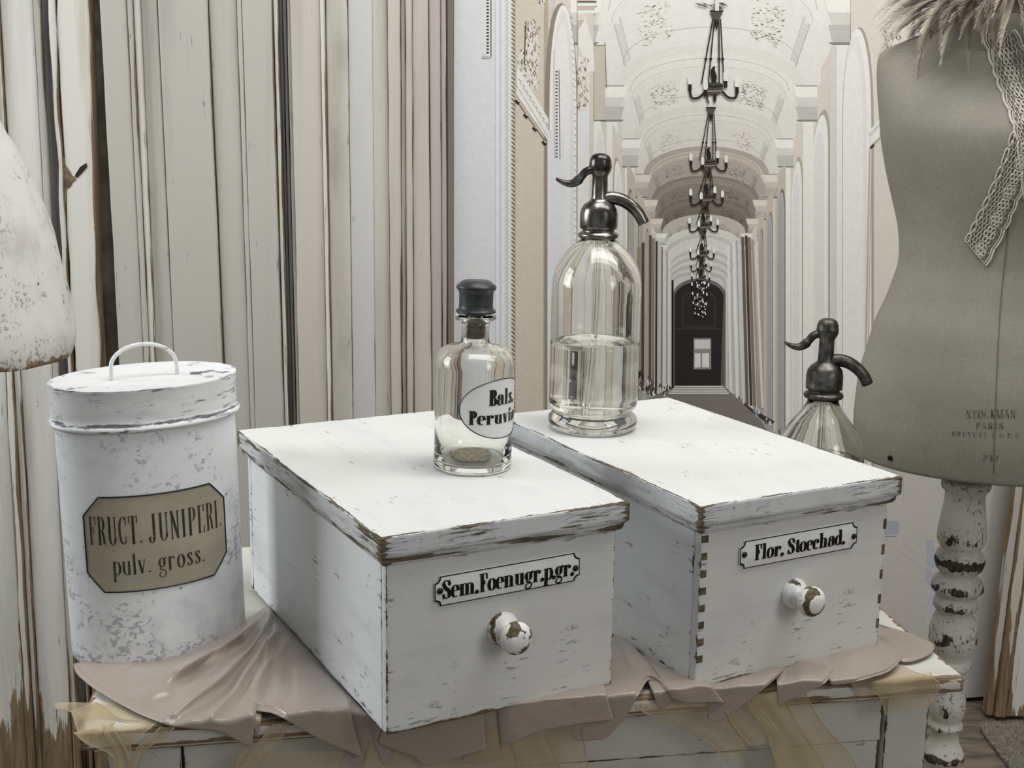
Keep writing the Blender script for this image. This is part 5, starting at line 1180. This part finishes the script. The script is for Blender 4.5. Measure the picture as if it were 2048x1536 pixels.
# ------------------------------------------------------------------ feather boa
M['feather'] = plain('beige feather', (192, 182, 166), .8, nscale=30, col2=(132, 122, 108)); M['feather2'] = plain('cream feather', (206, 198, 180), .8); M['feather3'] = plain('grey-brown feather', (160, 149, 137), .85)
rf = random.Random(11)
def feather_mesh(L, curl, wd, nb, seed):
    """a rachis with soft barbs as thin ribbons"""
    r = random.Random(seed); vs, fs = [], []
    def ctr(t_): return Vector((L * (t_ - .12 * curl * t_ * t_), 0, -curl * L * .5 * t_ * t_))
    def rib(pts, w_):
        b = len(vs); n = len(pts)
        for i, p in enumerate(pts):
            a = pts[max(0, i - 1)]; c_ = pts[min(n - 1, i + 1)]; d_ = (c_ - a).normalized(); s_ = d_.cross(Vector((.2, .3, 1))).normalized() * w_ * (1 - .8 * i / (n - 1)); vs.append(p - s_); vs.append(p + s_)
        for i in range(n - 1): fs.append([b + 2 * i, b + 2 * i + 1, b + 2 * i + 3, b + 2 * i + 2])
    rib([ctr(i / 8) for i in range(9)], .0006)
    for k in range(nb):
        t_ = .12 + .86 * k / nb; p = ctr(t_); sd = 1 if k % 2 else -1; w_ = wd * sin(pi * min(.93, t_ ** .8)) * r.uniform(.6, 1.1)
        d_ = Vector((1.0, sd * r.uniform(.35, .8), r.uniform(-.3, .3))).normalized(); pts = [p + d_ * w_ * u + Vector((w_ * .8 * u * u, -sd * w_ * .35 * u * u, -w_ * .3 * u * u * curl + r.uniform(-.0006, .0006))) for u in (0, .33, .66, 1)]
        rib(pts, .00042)
    return vs, fs
FM = []
for i, (L, cu, wd, nb) in enumerate([(.085, .7, .017, 150), (.10, 1.0, .014, 160), (.07, .4, .020, 140), (.09, 1.4, .013, 140), (.06, .9, .018, 130)]):
    me = bpy.data.meshes.new('feather'); a, b = feather_mesh(L, cu, wd, nb, i); me.from_pydata([tuple(q) for q in a], [], b); me.materials.append([M['feather'], M['feather2'], M['feather3'], M['feather'], M['feather3']][i]); FM.append(me)
neck = onY(2000, 20, DY)
boa = thing('feather_boa', 'fluffy beige and grey feather boa round the neck of the dress form', 'boa', (neck.x + .035, DY, neck.z + .015))
core = [(.095 * cos(2 * pi * k / 40), .085 * sin(2 * pi * k / 40), .006 * sin(6 * k)) for k in range(41)]
v = tube(core, .020, 10, cap=False); mesh('boa_cord', v[0], v[1], M['feather3'], boa, smooth=True)
for k in range(230):
    a = rf.uniform(pi * .75, pi * 2.05) if k < 190 else rf.uniform(0, 2 * pi); c_ = Vector((.095 * cos(a), .085 * sin(a), rf.uniform(-.012, .02)))
    o = bpy.data.objects.new('feather', rf.choice(FM)); COL.objects.link(o); o.parent = boa
    d_ = Vector((cos(a) + rf.uniform(-.5, .5), sin(a) + rf.uniform(-.5, .5), rf.uniform(-.75, .55))).normalized()
    o.location = c_ + d_ * .008; o.rotation_euler = d_.to_track_quat('X', 'Z').to_euler(); s_ = rf.uniform(.7, 1.15); o.scale = (s_, s_, s_)

# ------------------------------------------------------------------ white plaster torso form on the left
TYY = 1.90
tx0 = onY(-135, 700, TYY)
tor = thing('torso_form', 'white papier-mache torso form with brown chips at the left edge', 'mannequin', (tx0.x, TYY, 0))
SL = [(712, 137), (690, 142), (655, 141), (600, 131), (520, 112), (450, 93), (370, 60), (310, 32), (262, 2), (200, -24), (120, -30), (20, -24), (-80, -10), (-180, -10), (-220, -30), (-250, -90)]
RS = []
for py, pxr in SL:
    q = onY(pxr, py, TYY); RS.append((q.z, q.x - tx0.x))
RS = spline(RS, 4); vs, fs, we = [], [], []; NF = 96
rows = [(RS[0][0] - .004, RS[0][1] * k) for k in (.02, .5, .9, .985)] + list(RS)
for i, (z, h_) in enumerate(rows):
    for j in range(NF):
        t_ = 2 * pi * j / NF; k = 1 + .008 * nz(cos(t_) * 6, sin(t_) * 6, z * 22)
        vs.append(Vector((h_ * k * cos(t_), h_ * k * .8 * sin(t_), z + .004 * nz(cos(t_) * 2, sin(t_) * 2, 3)))); we.append((.75 * exp(-(z - RS[0][0]) / .014) if i > 3 else .8) + .22 + .25 * nz(cos(t_) * 4, sin(t_) * 4, z * 16))
m_ = len(rows)
for i in range(m_ - 1):
    for j in range(NF): j2 = (j + 1) % NF; fs.append([i * NF + j, i * NF + j2, (i + 1) * NF + j2, (i + 1) * NF + j])
fs.append(list(range(NF))[::-1]); fs.append([(m_ - 1) * NF + j for j in range(NF)])
M['mache'] = paint_mat('white papier-mache', (220, 218, 214), (158, 138, 118), (1, 1, .7), thr=.66, chips=.68, wearamt=.75, greyamt=.7, grey=(186, 180, 172), wood2=(128, 104, 82), fine=.8, rough=.75, tick=.55, tickcol=(140, 124, 108))
mesh('body', vs, fs, M['mache'], tor, smooth=True, wear=we)
v = lathe([(.001, .06), (.03, .06), (.05, .075), (.03, .1), (.022, .2), (.022, rows[0][0] + .002)], 32); mesh('post', v[0], v[1], M['post'], tor, smooth=True, wear=[.3] * len(v[0]))
for k in range(3):
    a = k * 2 * pi / 3 + .3; v = tube(spline([(.02 * cos(a), .02 * sin(a), .09), (.12 * cos(a), .12 * sin(a), .10), (.2 * cos(a), .2 * sin(a), .04), (.25 * cos(a), .25 * sin(a), .014)], 5), .013, 12, wear=.3)
    mesh('leg', v[0], v[1], M['post'], tor, smooth=True, wear=v[2])

# ------------------------------------------------------------------ rug at the lower right
rg = onZ(1985, 1462, 0); rr = random.Random(2)
vs, fs, _ = rounded_box((.9, .55, .012), r=.004, step=.02, off=(rg.x + .42, rg.y - .28, .0065))
vs = [v + Vector((0, 0, .004 * nz(v.x * 25, v.y * 25, 1))) for v in vs]
rug = mesh('rug', vs, fs, plain('grey-beige rug pile', (150, 144, 132), .95, nscale=120, namt=.35, bstr=.8), smooth=True); tag(rug, 'grey-beige shaggy rug on the floor at the lower right', 'rug')
vs, fs = [], []
for k in range(9000):
    x, y = rg.x + rr.uniform(-.03, .3), rg.y - rr.uniform(-.002, .3); b = len(vs); dx, dy, h_ = rr.uniform(-.012, .012), rr.uniform(-.012, .012), rr.uniform(.012, .024)
    vs += [(x - .0006, y, .011), (x + .0006, y, .011), (x + dx, y + dy, .011 + h_ * .7)]; fs.append([b, b + 1, b + 2])
mesh('pile', vs, fs, plain('rug fibre', (158, 152, 140), .95), rug, kind='stuff')
